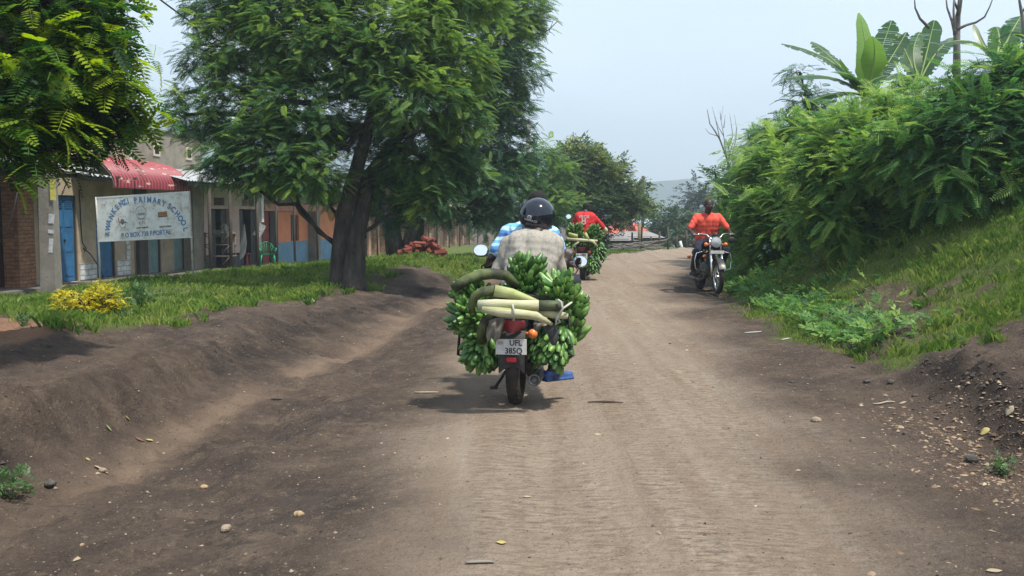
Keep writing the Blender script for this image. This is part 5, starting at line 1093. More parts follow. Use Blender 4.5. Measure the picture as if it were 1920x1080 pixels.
# helmet, a child of the passenger
HC = nl(1007, 405, 7.98); b = MB(); P = []
HM = mat('helmet_gloss', (.008, .011, .020), .10, coat=.35, spec=.45)
for i in range(17):
    ph = math.pi*.72*i/16; row = []
    for k in range(33):
        th = 2*math.pi*k/32; r = .152; row.append(HC+Vector((r*math.sin(ph)*math.cos(th), r*1.08*math.sin(ph)*math.sin(th), r*1.0*math.cos(ph))))
    P.append(row)
b.sheet(P); b.sheet([[HC+(p-HC)*.95 for p in r] for r in P]); b.torus(HC+Vector((0, 0, -.152*math.cos(math.pi*.28))), .118, .010, (0, 0, 1), 32, 8)
hm = b.build('helmet', HM, pas); TI = Matrix.Translation(-pas.location) @ NM; hm.data.transform(TI)
HT = mat('helmet_print', (.42, .43, .44), .5)
def on_ball(me, c, r, az, el):
    n = len(me.vertices); co = np.empty(n*3, np.float32); me.vertices.foreach_get('co', co); co = co.reshape(-1, 3).astype(float)
    A = az+co[:, 0]/r; E = el+co[:, 1]/r; rr = r+.0015+co[:, 2]
    out = np.stack([c.x+rr*np.sin(A)*np.cos(E), c.y-rr*1.08*np.cos(A)*np.cos(E), c.z+rr*np.sin(E)], -1); me.vertices.foreach_set('co', out.astype(np.float32).ravel()); me.update()
me = text_mesh('THONIA.CO', .022, HT, 'helmet_lettering', .0006, .0004); me.transform(Matrix.Rotation(-.22, 4, 'Z')); on_ball(me, HC, .152, -.28, -.24); me.transform(TI); link('helmet_lettering', me, hm)
b = MB(); b.torus((0, 0, 0), .017, .0035, (0, 0, 1), 24, 6, .3); b.box((.004, -.002, 0), (.005, .024, .0012), Matrix.Rotation(-.6, 3, 'Z')); b.box((.018, .012, 0), (.014, .006, .0012), Matrix.Rotation(.5, 3, 'Z')); b.box((-.003, .004, 0), (.005, .016, .0012))
me = b.mesh('helmet_emblem', HT); on_ball(me, HC, .152, -.34, -.09); me.transform(TI); link('helmet_emblem', me, hm)
# ================================================================ green bananas
GRB = leafmat('green_banana', (.016, .050, .012), (.045, .125, .022), (.18, .33, .07), .03, .38, .5)
STK = mat('banana_stalk', (.10, .13, .045), .7, (.035, .035, .022), 7, .003, 30, lo=.4, hi=.6, stretch=(1, 1, 1)); STY = mat('cut_stalk_yellow', (.26, .31, .08), .6, (.42, .42, .22), 6, .002, 30); STW = mat('cut_pith_white', (.50, .48, .32), .7, (.30, .30, .13), 7, .003, 40, lo=.42, hi=.68, stretch=(.35, 1.5, 1.5))
TPBT = []
def banana_tpl(nr_=7, ns=6):
    V = []; F = []; T = []
    for i in range(nr_):
        t = i/(nr_-1); r = .0245*(math.sin(math.pi*min(1, max(.0, .12+.80*t)))**.5); r = .008 if i == 0 else (.009 if i == nr_-1 else r); ang = .8*t; x = math.sin(ang)/.8*.135; z = (1-math.cos(ang))/.8*.135
        for k in range(ns):
            a = 2*math.pi*k/ns+.3; V.append((x-r*math.cos(a)*math.sin(ang), r*math.sin(a), z+r*math.cos(a)*math.cos(ang))); T.append(.22 if i >= nr_-2 else (-.12 if i < 2 else 0))
    for i in range(nr_-1):
        for k in range(ns): F.append((i*ns+k, i*ns+(k+1) % ns, (i+1)*ns+(k+1) % ns, (i+1)*ns+k))
    TPBT.extend(T); return np.array(V), np.array(F)
TPB = banana_tpl()
def bunch(label, c, axis, length, rad, nh=6, per=12, stalk=None, seed=0, scale=1.08, group='green banana bunches on the nearest motorcycle', lift=.55, tc_=.5, arc=(0, 2*math.pi), hands_meshes=True):
    """rings (hands) of fingers round a stalk; the fingers point outward and bend towards the axis direction"""
    g = np.random.default_rng(seed+50); c = Vector(c); ax = Vector(axis).normalized(); t = thing('banana_bunch', label, 'banana bunch', c, 0, group); a0 = ax.orthogonal().normalized(); b0 = ax.cross(a0)
    A, Bv, Cv = (np.array(tuple(v)) for v in (a0, b0, ax))
    for h in range(nh):
        f = (h+.5)/nh-.5; p = ax*length*f; env = math.sqrt(max(.25, 1-(f*1.7)**2)); th0 = g.uniform(0, 6.28); V = []; F = []; T = []; off = 0
        for layer in range(2):
            n = per; th = th0+2*math.pi*(np.arange(n)+.5*layer)/n+g.normal(0, .09, n)
            rd = A[None]*np.cos(th)[:, None]+Bv[None]*np.sin(th)[:, None]; r0 = max(.02, rad*env-.15*scale)
            pos = np.array(tuple(p))+rd*r0+Cv*(.03*layer-.015)+g.normal(0, .004, (n, 3)); dr = rd*1.0+Cv*(lift*(.75 if layer else .35))+g.normal(0, .13, (n, 3)); up = Cv[None]+g.normal(0, .12, (n, 3))-rd*.2
            v, f_, tt = scatter(TPB, pos, dr, up, scale*g.uniform(.78, 1.15, n), np.clip(g.normal(tc_, .22, n), 0, 1)); V.append(v); F.append(f_+off); T.append(tt+np.tile(TPBT, n)); off += len(v)
        link('banana_hand', npmesh('banana_hand', np.concatenate(V), np.concatenate(F), GRB, np.concatenate(T), True), t)
    b = MB()
    if stalk: b.tube([Vector(p)-c for p in stalk[0]], stalk[1], 12)
    else: b.tube([-ax*length*.55, ax*length*.55], .028, 10)
    b.build('stalk', STK, t); return t
w = lambda px, py, Y: W(px, py, Y)
sk = [w(968, 535, 7.42), w(950, 517, 7.38), w(925, 513, 7.34), w(900, 515, 7.30), w(872, 527, 7.27), w(849, 542, 7.25)]
bunch('topmost banana bunch right behind the passenger, its thick stalk curving out left', w(985, 528, 7.55), (.15, -.1, 1), .26, .185, 5, 12, (sk, [.034, .040, .042, .044, .042, .036]), 1, tc_=.52)
bunch('banana bunch at the upper right of the nearest load', w(1050, 560, 7.38), (-.2, -.3, 1), .24, .20, 5, 13, None, 2, tc_=.6)
bunch('banana bunch hanging on the far right edge of the nearest load', w(1068, 607, 7.45), (.1, 0, 1), .30, .145, 5, 11, None, 3, tc_=.48)
bunch('banana bunch at the lower right of the nearest load, beside the exhaust', w(1044, 641, 7.32), (-.35, -.25, -1), .24, .165, 5, 12, None, 4, tc_=.48)
bunch('banana bunch low in the middle right, behind the amber lamp', w(1018, 638, 7.42), (.2, -.4, -1), .2, .14, 4, 11, None, 5, tc_=.36)  # lower tint paints in the shade deep in the load
sk2 = [w(1003, 558, 7.15), w(970, 548, 7.12), w(935, 543, 7.10), w(905, 548, 7.12), w(890, 560, 7.16), w(886, 578, 7.2)]
bunch('banana bunch at the upper left of the nearest load, under the curved stalk', w(892, 565, 7.40), (-.5, -.2, .8), .22, .165, 5, 12, None, 6, tc_=.48)
bunch('banana bunch in the middle left of the nearest load, fingers pointing left', w(888, 596, 7.34), (-.9, -.4, .3), .22, .15, 5, 12, None, 7, tc_=.52)
sk3 = [w(921, 590, 7.16), w(910, 600, 7.12), w(903, 618, 7.12), w(902, 640, 7.2)]
bunch('banana bunch at the lower left of the nearest load, with a dark stalk on it', w(900, 643, 7.32), (-.25, -.3, -1), .24, .155, 5, 12, (sk3, [.020, .032, .038, .034]), 8, tc_=.5)
bunch('banana bunch low between the rear wheel and the lower left bunch', w(932, 650, 7.42), (.1, -.3, -1), .18, .12, 4, 11, None, 9, tc_=.34)  # tint lowered as painted shade between wheel and bunches
bunch('banana bunch hidden in the middle of the nearest load below the top one', w(965, 572, 7.52), (.1, -.3, .9), .2, .2, 4, 13, None, 10, tc_=.36)  # tint lowered as painted shade inside the load
def stem_piece(label, pts, rad, m, m2=None, name='banana_log'):
    b = MB(); b.tube(pts, rad, 14); o = b.build(name, [m]); return tag(o, label, 'banana stem', 'cut banana stems tied across the load')
stem_piece('dark bent stalk arching behind the white stems', [w(886, 585, 7.12), w(884, 570, 7.10), w(890, 556, 7.09), w(905, 547, 7.08), w(928, 544, 7.07)], [.024, .030, .034, .036, .038], STK)
stem_piece('yellow-green stem piece slanting down right, uppermost of the tied stems', [w(927, 545, 7.06), w(960, 551, 7.06), w(990, 561, 7.06), w(1010, 568, 7.07)], [.046, .040, .028, .020], STY)
stem_piece('long pale stem with a green-black right end, tied across the load', [w(897, 572, 7.0), w(930, 571, 6.98), w(975, 573, 6.97), w(1010, 573, 6.97), ], [.038, .040, .040, .040], STW)
stem_piece('green-black end of the long tied stem', [w(1010, 573, 6.97), w(1035, 573, 6.97), w(1056, 574, 6.98)], [.0395, .039, .036], mat('stalk_dark', (.09, .11, .05), .6, (.03, .032, .025), 9, .002))
stem_piece('lower white stem piece tapering to a green point on the right', [w(904, 580, 6.95), w(935, 585, 6.93), w(970, 588, 6.92), (w(1005, 592, 6.93)), w(1035, 608, 6.97)], [.022, .036, .034, .032, .012], STW)
stem_piece('short white stem end sticking out right under the long stem', [w(1000, 583, 7.0), w(1035, 588, 7.0), w(1064, 593, 7.02)], [.02, .036, .022], STW)
# cloth scraps, cap, strings
def rag(name, label, poly, Y, m, seed, cat='cloth', group=None, sag=.03):
    cx = sum(p[0] for p in poly)/len(poly); cy = sum(p[1] for p in poly)/len(poly); b = MB(); n = len(poly); R_ = 7; P = []
    for j in range(R_+1):
        row = []
        for i in range(n*3+1):
            a = i/3; p, q2 = poly[int(a) % n], poly[(int(a)+1) % n]; f = a-int(a); x = p[0]*(1-f)+q2[0]*f; y = p[1]*(1-f)+q2[1]*f; t_ = j/R_; xx, yy = cx+(x-cx)*t_, cy+(y-cy)*t_
            row.append(W(xx, yy, Y-sag*(.8-t_*t_)+.035*float(vn(np.array([xx*.09+seed]), np.array([yy*.03]))[0])+.014*math.sin(xx*.45+yy*.2)))
        P.append(row)
    b.sheet(P); b.sheet([[p+Vector((0, .006, 0)) for p in r] for r in P]); return tag(b.build(name, m), label, cat, group)
RAG = mat('grey_rag', (.22, .20, .17), .9, (.15, .135, .115), 10, .005, 30)
rag('rag', 'grey crumpled cloth hanging left of the tail lamp', [(917, 601), (932, 596), (948, 594), (944, 612), (938, 632), (930, 640), (922, 634), (914, 643), (912, 625)], 7.10, RAG, 1)
rag('rag', 'small grey cloth corner between tail lamp and amber lamp', [(1000, 606), (1018, 606), (1016, 612), (1006, 622), (1001, 618)], 7.13, RAG, 5, sag=.01)
rag('bag', 'dark drooping bag flap hanging under the tied knot', [(1030, 606), (1042, 608), (1048, 620), (1046, 638), (1040, 648), (1033, 645), (1028, 632), (1024, 622), (1016, 612), (1022, 612)], 7.0, mat('dark_bag', (.045, .048, .05), .8, (.08, .08, .08), 9), 9, 'bag')
ROPE = mat('pale_rope', (.42, .42, .36), .9)
def rope(label, pts, r=.005, m=ROPE): b = MB(); b.tube(pts, r, 6); return tag(b.build('rope', m), label, 'rope')
rope('grey rope knotted round the right end of the tied stems', [w(1046, 562, 6.93), w(1052, 566, 6.915), w(1055, 578, 6.92), w(1050, 588, 6.92), w(1045, 594, 6.95), w(1050, 604, 6.95), w(1042, 608, 6.95), w(1044, 598, 6.93), w(1056, 578, 6.92), w(1072, 567, 6.99)], .008)
rope('short rope loop tying the pale stems at the middle', [w(961, 571, 6.92), w(963, 580, 6.88), w(963, 588, 6.885), w(964, 600, 6.95), w(962, 600, 7.05)], .007)
rope('thin green string dangling in front of the lower left bunch', [w(914, 640, 7.12), w(911, 655, 7.12), w(907, 672, 7.12), w(906, 690, 7.13)], .003, mat('green_string', (.15, .2, .12), .9))
# ================================================================ second loaded motorcycle
FX0 = W(1093, 521, 20.0); FZ0 = hz(FX0.x, 20.0); RZ2 = -.16
far = motorcycle('farther motorcycle riding away with a wide load of green bananas', (FX0.x, 20.0, FZ0), RZ2, True, ('UEH', '214'), mirr=((-.40, .86, 1.30), None))
FM = Matrix.Translation((FX0.x, 20.0, FZ0)) @ Matrix.Rotation(RZ2, 4, 'Z'); FI = FM.inverted(); fl = lambda px, py, Y: FI @ W(px, py, Y)
Jf = dict(hip=(0, .42, .92), chest=(.0, .48, 1.22), neck=(.0, .52, 1.40), head=fl(1100, 391, 20.6), shl=fl(1084, 406, 20.5), shr=fl(1113, 407, 20.5), ell=(-.30, .62, 1.10), elr=fl(1136, 432, 20.55), wrl=(-.35, .84, 1.05), wrr=fl(1131, 441, 20.8),
          knl=(-.2, .86, .72), knr=(.2, .86, .72), anl=(-.20, .45, .40), anr=(.20, .45, .40), hdl=(0, 1, -.1), hdr=(-.3, 1, -.1))
r2, q2_, M2_ = rider('rider in a red football jersey with white numbers on the farther motorcycle', FM, Jf, SHR, TRD, SHOED, 'hair', sleeve='short', vox=.014, disp=(.006, 8))
b = MB(); J3 = {k: Vector(v) for k, v in Jf.items()}; chain(b, [J3['shr'].lerp(J3['elr'], .45), J3['elr'], J3['wrr']], [.055, .050, .040]); sl_ = fuse(b, 'sleeve', PALE, r2, .014, 3, (.004, 9)); sl_.data.transform(Matrix.Translation(-r2.location) @ FM)
NUM = mat('jersey_print', (.62, .50, .46), .8)
for (tx, px, py, sz) in (('VRIDE', 1095, 406.5, .085), ('8', 1094.5, 415, .22)):
    me = text_mesh(tx, sz, NUM, 'jersey_lettering', .004, .002); p = W(px, py, 20.28); me.transform(Matrix.Translation(p-r2.location) @ Matrix.Rotation(math.pi/2, 4, 'X')); link('jersey_lettering', me, r2)
GF = 'green banana bunches on the farther motorcycle'
for i, (lb, px, py, Y, ax, ln, rd) in enumerate((('small-fingered bunch on top left of the farther load, below the jersey', 1078, 436, 19.8, (0, -.2, 1), .24, .24), ('bunch on top right of the farther load, fingers pointing right', 1112, 440, 19.75, (.8, -.1, .5), .26, .24),
    ('bunch at the right side of the farther load', 1122, 468, 19.8, (.2, -.2, -1), .34, .2), ('lowest bunch on the right of the farther load, above the footrest', 1113, 493, 19.7, (0, -.2, -1), .3, .2), ('bunch on the left of the farther load, behind the passenger’s hand', 1066, 462, 19.8, (-.4, -.2, -.6), .34, .2), ('bunch in the middle of the farther load behind the pale stems', 1097, 456, 19.85, (0, -.3, .9), .2, .22))):
    bunch(lb.replace('’', "'"), W(px, py, Y), ax, ln, rd, 5, 12, None, 20+i, .95, GF, tc_=.42)
def stem2(label, pts, r): b = MB(); b.tube(pts, r, 9); return tag(b.build('banana_log', STY if r[0] > .03 else STW), label, 'banana stem', 'pale stems across the farther load')
stem2('short pale stem at upper left of the farther load', [W(1066, 439, 19.45), W(1083, 443, 19.4)], [.04, .036]); stem2('long pale stem across the farther load', [W(1063, 448, 19.4), W(1090, 450, 19.36), W(1120, 452, 19.4)], [.028, .03, .026])
stem2('pale stem slanting down at the middle of the farther load', [W(1097, 437, 19.42), W(1104, 450, 19.38)], [.034, .028]); stem2('pale curved stem drooping right on the farther load', [W(1100, 450, 19.38), W(1112, 453, 19.36), W(1120, 462, 19.38)], [.026, .026, .02]); stem2('thin pale stem slanting down left on the farther load', [W(1086, 452, 19.37), W(1073, 463, 19.38)], [.026, .018])
# ================================================================ oncoming motorcycle
OX = W(1325, 555, 16.7); OZ = hz(OX.x, 17.3); ORZ = math.pi+.05
OL = (W(1312, 553, 17.96).x, 17.96, hz(W(1312, 553, 17.96).x, 17.96))
onc = motorcycle('black motorcycle coming towards us with a round headlamp', OL, ORZ, False, None, tank=BKP, front=True, mirr=((-.30, 1.0, .93), None))
OM = Matrix.Translation(OL) @ Matrix.Rotation(ORZ, 4, 'Z')
Jo = dict(hip=(0, .42, .90), chest=(.0, .48, 1.20), neck=(.0, .50, 1.40), head=(.0, .56, 1.55), shl=(-.20, .50, 1.34), shr=(.20, .50, 1.34), ell=(-.36, .60, 1.10), elr=(.36, .60, 1.10), wrl=(-.34, .80, 1.06), wrr=(.34, .80, 1.06),
          knl=(-.25, .82, .74), knr=(.25, .82, .74), anl=(-.25, .46, .38), anr=(.25, .46, .38), hdl=(.05, 1, -.1), hdr=(-.05, 1, -.1))
rider('bald rider in an orange-red shirt on the oncoming motorcycle', OM, Jo, SHO, TRN, SHOED, 'stubble', face=True, sleeve='short', vox=.010, fwdh=(0, 1, -.22), disp=(.007, 8))
# ---------------------------------------------------------------- standing person far away
pp = W(1183, 461, 66); PM = Matrix.Translation((pp.x, 66, hz(pp.x, 66))); s_ = .1
Js = dict(hip=(0, 0, .95), chest=(.02, .05, 1.25), neck=(.02, .08, 1.47), head=(.03, .12, 1.62), shl=(-.19, .05, 1.40), shr=(.20, .05, 1.40), ell=(-.32, .0, 1.15), elr=(.30, .0, 1.14), wrl=(-.30, .15, 1.35), wrr=(.28, .1, .9), knl=(-.12, .05, .5), knr=(.12, -.02, .5), anl=(-.14, 0, .10), anr=(.12, 0, .10))
rider('person standing by the far fence in a dark red top', PM, Js, mat('maroon_top', (.14, .015, .02), .9), mat('purple_wrap', (.05, .03, .09), .9), SHOED, 'hair', vox=.02, fwdh=(1, .2, 0), disp=(.008, 6))
# ================================================================ school sign
SY = 19.5
sg = thing('school_sign', 'weathered white school signboard with arched blue lettering on two posts', 'signboard', (W(270, 520, SY).x, SY, hz(W(270, 520, SY).x, SY)))
SGW = bpy.data.materials.new('sign_enamel'); SGW.use_nodes = True; _t = SGW.node_tree; _b = _t.nodes['Principled BSDF']; _b.inputs['Roughness'].default_value = .6
_tx = _t.nodes.new('ShaderNodeTexCoord'); _n = _t.nodes.new('ShaderNodeTexNoise'); _n.inputs['Scale'].default_value = 7; _n.inputs['Detail'].default_value = 8; _n.inputs['Roughness'].default_value = .75; _r = _t.nodes.new('ShaderNodeValToRGB')
_e = _r.color_ramp.elements; _e[0].position = .30; _e[0].color = (.10, .05, .03, 1); _e[1].position = .46; _e[1].color = (.52, .54, .50, 1); _k = _e.new(.36); _k.color = (.33, .27, .18, 1); _k = _e.new(.7); _k.color = (.66, .70, .68, 1)
_t.links.new(_tx.outputs['Object'], _n.inputs[0]); _t.links.new(_n.outputs[0], _r.inputs[0]); _t.links.new(_r.outputs[0], _b.inputs['Base Color'])
YL, YR = 19.75, 19.05
TLc, TRc, BLc, BRc = W(184, 372, YL), W(356, 361, YR), W(184, 451, YL), W(356, 444, YR)
ux = (TRc-TLc); sw = ux.length; ux.normalize(); uz = ((TLc-BLc)+(TRc-BRc)).normalized(); uz = (uz-ux*uz.dot(ux)).normalized(); un = ux.cross(uz); un = un if un.y < 0 else -un; sh_ = ((TLc-BLc).length+(TRc-BRc).length)/2
cen = (TLc+TRc+BLc+BRc)/4; RM = Matrix((ux, un, uz)).transposed()
b = MB(); b.box(cen, (sw, .02, sh_), RM); part(b, 'board', SGW, sg)
for (x, z, dx, dz) in ((0, sh_/2+.012, sw+.06, .03), (0, -sh_/2-.012, sw+.06, .024)):
    b = MB(); b.box(cen+ux*x+uz*z, (dx, .03, dz), RM); part(b, 'frame_rail', WHT, sg)
for s in (-1, 1):
    p = cen+ux*s*(sw/2+.016); top = p+uz*(sh_/2+.03); g = hz(p.x, p.y); b = MB(); b.tube([top, p, Vector((p.x+(0.02 if s < 0 else .03), p.y, g-.2))], .022, 8); part(b, 'sign_post', mat('post_white', (.5, .48, .42), .7, (.25, .17, .12), 9, lo=.5, hi=.7), sg)
SBL = mat('sign_blue', (.06, .13, .27), .7, (.12, .22, .36), 30); SBK = mat('sign_black', (.06, .06, .06), .7, (.2, .2, .19), 40); SOR = mat('sign_orange', (.40, .17, .03), .7); SBR = mat('sign_brown', (.12, .045, .02), .7); SGY = mat('sign_grey', (.25, .26, .26), .7)
def sput(me, x, z, rot=0, name=None, off=.0125, sx=1):
    M = Matrix.Translation(cen+ux*x+uz*z+un*off) @ Matrix((ux, uz, un)).transposed().to_4x4() @ Matrix.Rotation(rot, 4, 'Z') @ Matrix.Scale(sx, 4, (1, 0, 0)); me.transform(M); return link(name or me.name, me, sg)
def px2s(px, py): # photograph position on the board -> board coordinates
    u = (px-184)/172; x = (u-.5)*sw; yt = 372-11*u; yb_ = 451-7*u; return x, (.5-(py-yt)/(yb_-yt))*sh_
letters = [('R', 201, 438, 86), ('W', 203, 426, 72), ('A', 205, 416, 64), ('N', 211, 406, 58), ('K', 216, 396, 50), ('E', 223, 389, 42), ('N', 231, 382, 34), ('Z', 238, 379, 22), ('I', 244, 377, 18),
    ('P', 258, 376, 6), ('R', 268, 375, 0), ('I', 275, 374.5, -2), ('M', 284, 375, -4), ('A', 294, 376, -9), ('R', 302, 379, -16), ('Y', 310, 382.5, -24), ('S', 320, 387, -30), ('C', 327, 393, -40), ('H', 334, 401, -46), ('O', 339, 410, -56), ('O', 344, 418, -64), ('L', 347, 430, -76)]
for ch, px, py, a in letters:
    me = text_mesh(ch, .16, SBL, 'letter', .001, .006); x, z = px2s(px, py); sput(me, x, z, R(a), 'lettering', sx=.85)
for tx, px, py, s_, m in (('P O BOX 738 F.PORTAL', 274, 438.5, .135, SBL), ('K T L', 268, 418, .075, SGY), ("DON'T AMBUSH", 268, 427, .046, SBR), ('ONE ITS WORLD', 311, 425, .044, SBR), ('RWENZORI', 267, 410.5, .032, SGY)):
    me = text_mesh(tx, s_, m, 'lettering', .001, .003 if s_ > .06 else .0015); x, z = px2s(px, py); sput(me, x, z, R(1.5), 'lettering', sx=.86)
# round badge, crest and striped flag
x, z = px2s(267, 398); b = MB(); b.torus((0, 0, 0), .125, .006, (0, 0, 1), 30, 5, .2); b.box((0, -.035, 0), (.17, .05, .002)); b.box((.01, .03, 0), (.006, .07, .002), Matrix.Rotation(-.5, 3, 'Z')); b.box((-.05, .035, 0), (.07, .008, .002), Matrix.Rotation(.5, 3, 'Z')); sput(b.mesh('badge', SGY), x, z, 0, 'badge')
x, z = px2s(231, 415); b = MB(); b.ball((0, -.0, 0), (.05, .06, .002), 14, 4); b.torus((0, -.06, 0), .07, .006, (0, 0, 1), 20, 5, .2)
for k in range(5): b.box((-.08+.04*k, .10, 0), (.006, .04, .002), Matrix.Rotation(.4-.2*k, 3, 'Z'))
b.box((.09, -.02, 0), (.07, .02, .002), Matrix.Rotation(-.5, 3, 'Z')); sput(b.mesh('crest', SBK), x, z, 0, 'crest')
b = MB(); b.box((-.085, .02, 0), (.02, .10, .003), Matrix.Rotation(.2, 3, 'Z')); sput(b.mesh('crest_figure', mat('sign_red', (.28, .04, .04), .7)), x, z, 0, 'crest_figure')
x, z = px2s(307, 402)
for k, m in enumerate((SBK, SOR, SBR, SOR, SBK, SBR)):
    b = MB(); b.box((0, .045-.018*k, 0), (.22, .018, .002)); sput(b.mesh('flag_stripe', m), x, z, .03, 'flag_stripe')
rebase(sg); sg['_r'] = 1
# ================================================================ concrete pole by the left shops with its label plate
PY_ = 20.5; px_ = W(97, 545, PY_); gz = hz(px_.x, PY_)
pl = thing('concrete_pole', 'square grey concrete pole in front of the tan shop, papers stuck on it', 'utility pole', (px_.x, PY_, gz))
b = MB(); x = px_.x; V = []; 
for (z, h) in ((gz-.3, .165), (gz+1.2, .15), (gz+7.5, .10)): V += [(x-h, PY_-h, z), (x+h, PY_-h, z), (x+h, PY_+h, z), (x-h, PY_+h, z)]
b.add(V, [(0, 1, 5, 4), (1, 2, 6, 5), (2, 3, 7, 6), (3, 0, 4, 7), (4, 5, 9, 8), (5, 6, 10, 9), (6, 7, 11, 10), (7, 4, 8, 11), (8, 9, 10, 11)]); part(b, 'shaft', CONC, pl)
b = MB(); p = W(106, 356, PY_); b.box((p.x+.0, PY_-.17, p.z), (.11, .02, .44)); part(b, 'yellow_plate', mat('yellow_plate', (.55, .48, .10), .6, (.4, .33, .08), 9), pl)
for (px, py, dx, dz) in ((103, 410, .12, .2), (102, 434, .12, .08), (102, 460, .09, .3)):
    b = MB(); p = W(px, py, PY_); b.box((p.x, PY_-.158, p.z), (dx, .004, dz), Matrix.Rotation(.1, 3, 'Y')); part(b, 'paper', mat('old_paper', (.55, .58, .62), .9, (.35, .33, .32), 14, detail=8), pl)
rebase(pl); pl['_r'] = 1
def wire(label, pts, r=.012): b = MB(); b.tube(pts, r, 5); return tag(b.build('power_line', mat('wire_black', (.03, .03, .035), .7)), label, 'cable')
def sagw(p, q, s, n=14): return [p.lerp(q, i/n)-Vector((0, 0, s*4*(i/n)*(1-i/n))) for i in range(n+1)]
wire('dark overhead wire crossing the sky between the left tree and the big tree', sagw(W(250, -40, 20), W(560, 150, 31), .25), .02)
wire('pale stay wire slanting down past the brick pillar at the left edge', [W(34, 352, 19.5), W(26, 395, 19.5), W(14, 428, 19.5), W(-6, 470, 19.5)], .012)
wire('overhead wire running to the far pole above the trees', [W(998, 236, 60), W(1012, 257, 60), W(1040, 285, 60)], .02)
pole('utility_pole', 'pale pole top showing above the trees between the two tree groups', 'utility pole', [(W(990, 300, 60).x, 60, -1), (W(990, 228, 60).x, 60, W(990, 226, 60).z)], .13, CONC)
# ================================================================ green chair
CY = 33.5; cp = Gp(500, 500); cx = W(501, 470, CY).x; cz = W(501, 498, CY).z-.02
ch = thing('plastic_chair', 'green plastic armchair on the grass outside the red door', 'chair', (cx, CY, cz), R(20)); GP = mat('green_plastic', (.015, .26, .13), .4, (.012, .20, .10), 6)
k = 1.0
b = MB(); b.sheet([[(x_*.24, y_, .42+.02*x_*x_-.015*math.sin((y_+.2)*8)) for x_ in (-1, -.5, 0, .5, 1)] for y_ in (-.24, -.1, .05, .2)]); b.box((0, 0, .405), (.46, .44, .02)); b.build('seat', GP, ch)
for sx in (-1, 1):
    for sy in (-1, 1): b = MB(); b.tube([(sx*.21, sy*.2, .42), (sx*.26, sy*.25, 0)], [.030, .022], 7); b.build('leg', GP, ch)
    b = MB(); b.tube([(sx*.24, -.23, .42), (sx*.28, -.24, .62), (sx*.285, .0, .65), (sx*.25, .2, .63)], .022, 7); b.build('armrest', GP, ch)
b = MB(); b.tube([(.245*math.cos(a)*1.02, .2+.06*math.sin(a), .50+.34*math.sin(a)) for a in np.linspace(0, math.pi, 15)], .022, 7); bk = b.build('backrest', GP, ch)
for i in range(7): a = math.pi*(.14+.72*i/6); b = MB(); b.tube([(.10*math.cos(a), .20, .45), (.235*math.cos(a), .2+.055*math.sin(a), .50+.32*math.sin(a))], .011, 5); b.build('slat', GP, bk)
# ================================================================ market stand, cloths, sacks by the pink shop
MS = 31.2; s0 = W(414, 500, MS); gz = W(414, 504, MS).z-.03
st = thing('wooden_stand', 'tall rough wooden shelf stand with three tiers before the pink shop', 'shelf stand', (s0.x, MS, gz), R(-4)); WD = mat('grey_stick_wood', (.13, .11, .09), .9, (.20, .17, .14), 9)
for sx in (-.42, .42):
    for sy in (-.22, .22): b = MB(); b.tube([(sx, sy, -.05), (sx*.97, sy, 1.22)], .024, 6); b.build('upright', WD, st)
for z in (.45, .82, 1.18):
    b = MB(); b.box((0, 0, z), (.92, .5, .03)); sf = b.build('shelf', WD, st)
    for s in (-1, 1): b = MB(); b.tube([(s*.40, -.25, z-.02), (s*.15, -.25, z-.28)], .014, 5); b.build('brace', WD, sf)
def heap(name, label, px, py, Y, r, m, cat, sq=.7): b = MB(); p = W(px, py, Y); b.ball((p.x, Y, p.z), (r, r*.8, r*sq), 14, 9); return tag(fuse(b, name, m, None, r/8, 1, (r*.25, 3/r*.5)), label, cat)
heap('produce_heap', 'grey bundle of produce heaped on the stand top', 408, 437, MS, .24, mat('grey_bundle', (.25, .22, .19), .9, (.10, .09, .08), 12), 'produce', .5)
heap('produce_bag', 'grey-white bag standing on the stand top', 421, 430, MS+.15, .15, mat('pale_bag', (.30, .30, .27), .8, (.18, .17, .16), 9), 'bag', 1.2)
heap('basket', 'dark basket on the lower shelf of the stand', 418, 462, MS, .17, mat('dark_basket', (.05, .045, .04), .9), 'basket', .6)
p = W(435, 440, 31.6); rag('hanging_cloth', 'orange cloth hanging on the post beside the stand', [(432, 430), (437, 433), (440, 440), (438, 455), (433, 458), (431, 445)], 31.4, mat('orange_cloth', (.50, .20, .03), .9, (.35, .12, .02), 8), 3)
rag('hanging_cloth', 'white cloth hanging from a point in the second dark doorway', [(458, 418), (460, 432), (463, 455), (460, 475), (456, 482), (450, 488), (449, 476), (451, 455), (455, 432)], 32.9, mat('white_cloth', (.60, .60, .57), .9, (.48, .48, .45), 5), 4)
rag('poster', 'crooked white poster with grey drawing on the verandah post', [(484, 416), (499, 424), (492, 438), (484, 448), (480, 445), (481, 430)], 33.0, mat('poster_paper', (.55, .55, .57), .9, (.22, .23, .26), 22, lo=.45, hi=.6), 2, 'poster', sag=0)
rag('hanging_cloth', 'small white scrap left of the crooked poster', [(478, 432), (479, 441), (473, 440)], 33.0, mat('white_cloth', (.6, .6, .57), .9), 6, sag=0)
tb = thing('red_table', 'low dark red table below the white cloth', 'table', (W(447, 500, 33.2).x, 33.2, W(447, 503, 33.2).z)); RT = mat('dark_red_paint', (.13, .03, .03), .7)
b = MB(); b.box((0, 0, .5), (.8, .45, .04)); b.build('tabletop', RT, tb)
for sx in (-1, 1):
    for sy in (-1, 1): b = MB(); b.box((sx*.36, sy*.18, .23), (.05, .05, .5)); b.build('leg', RT, tb)
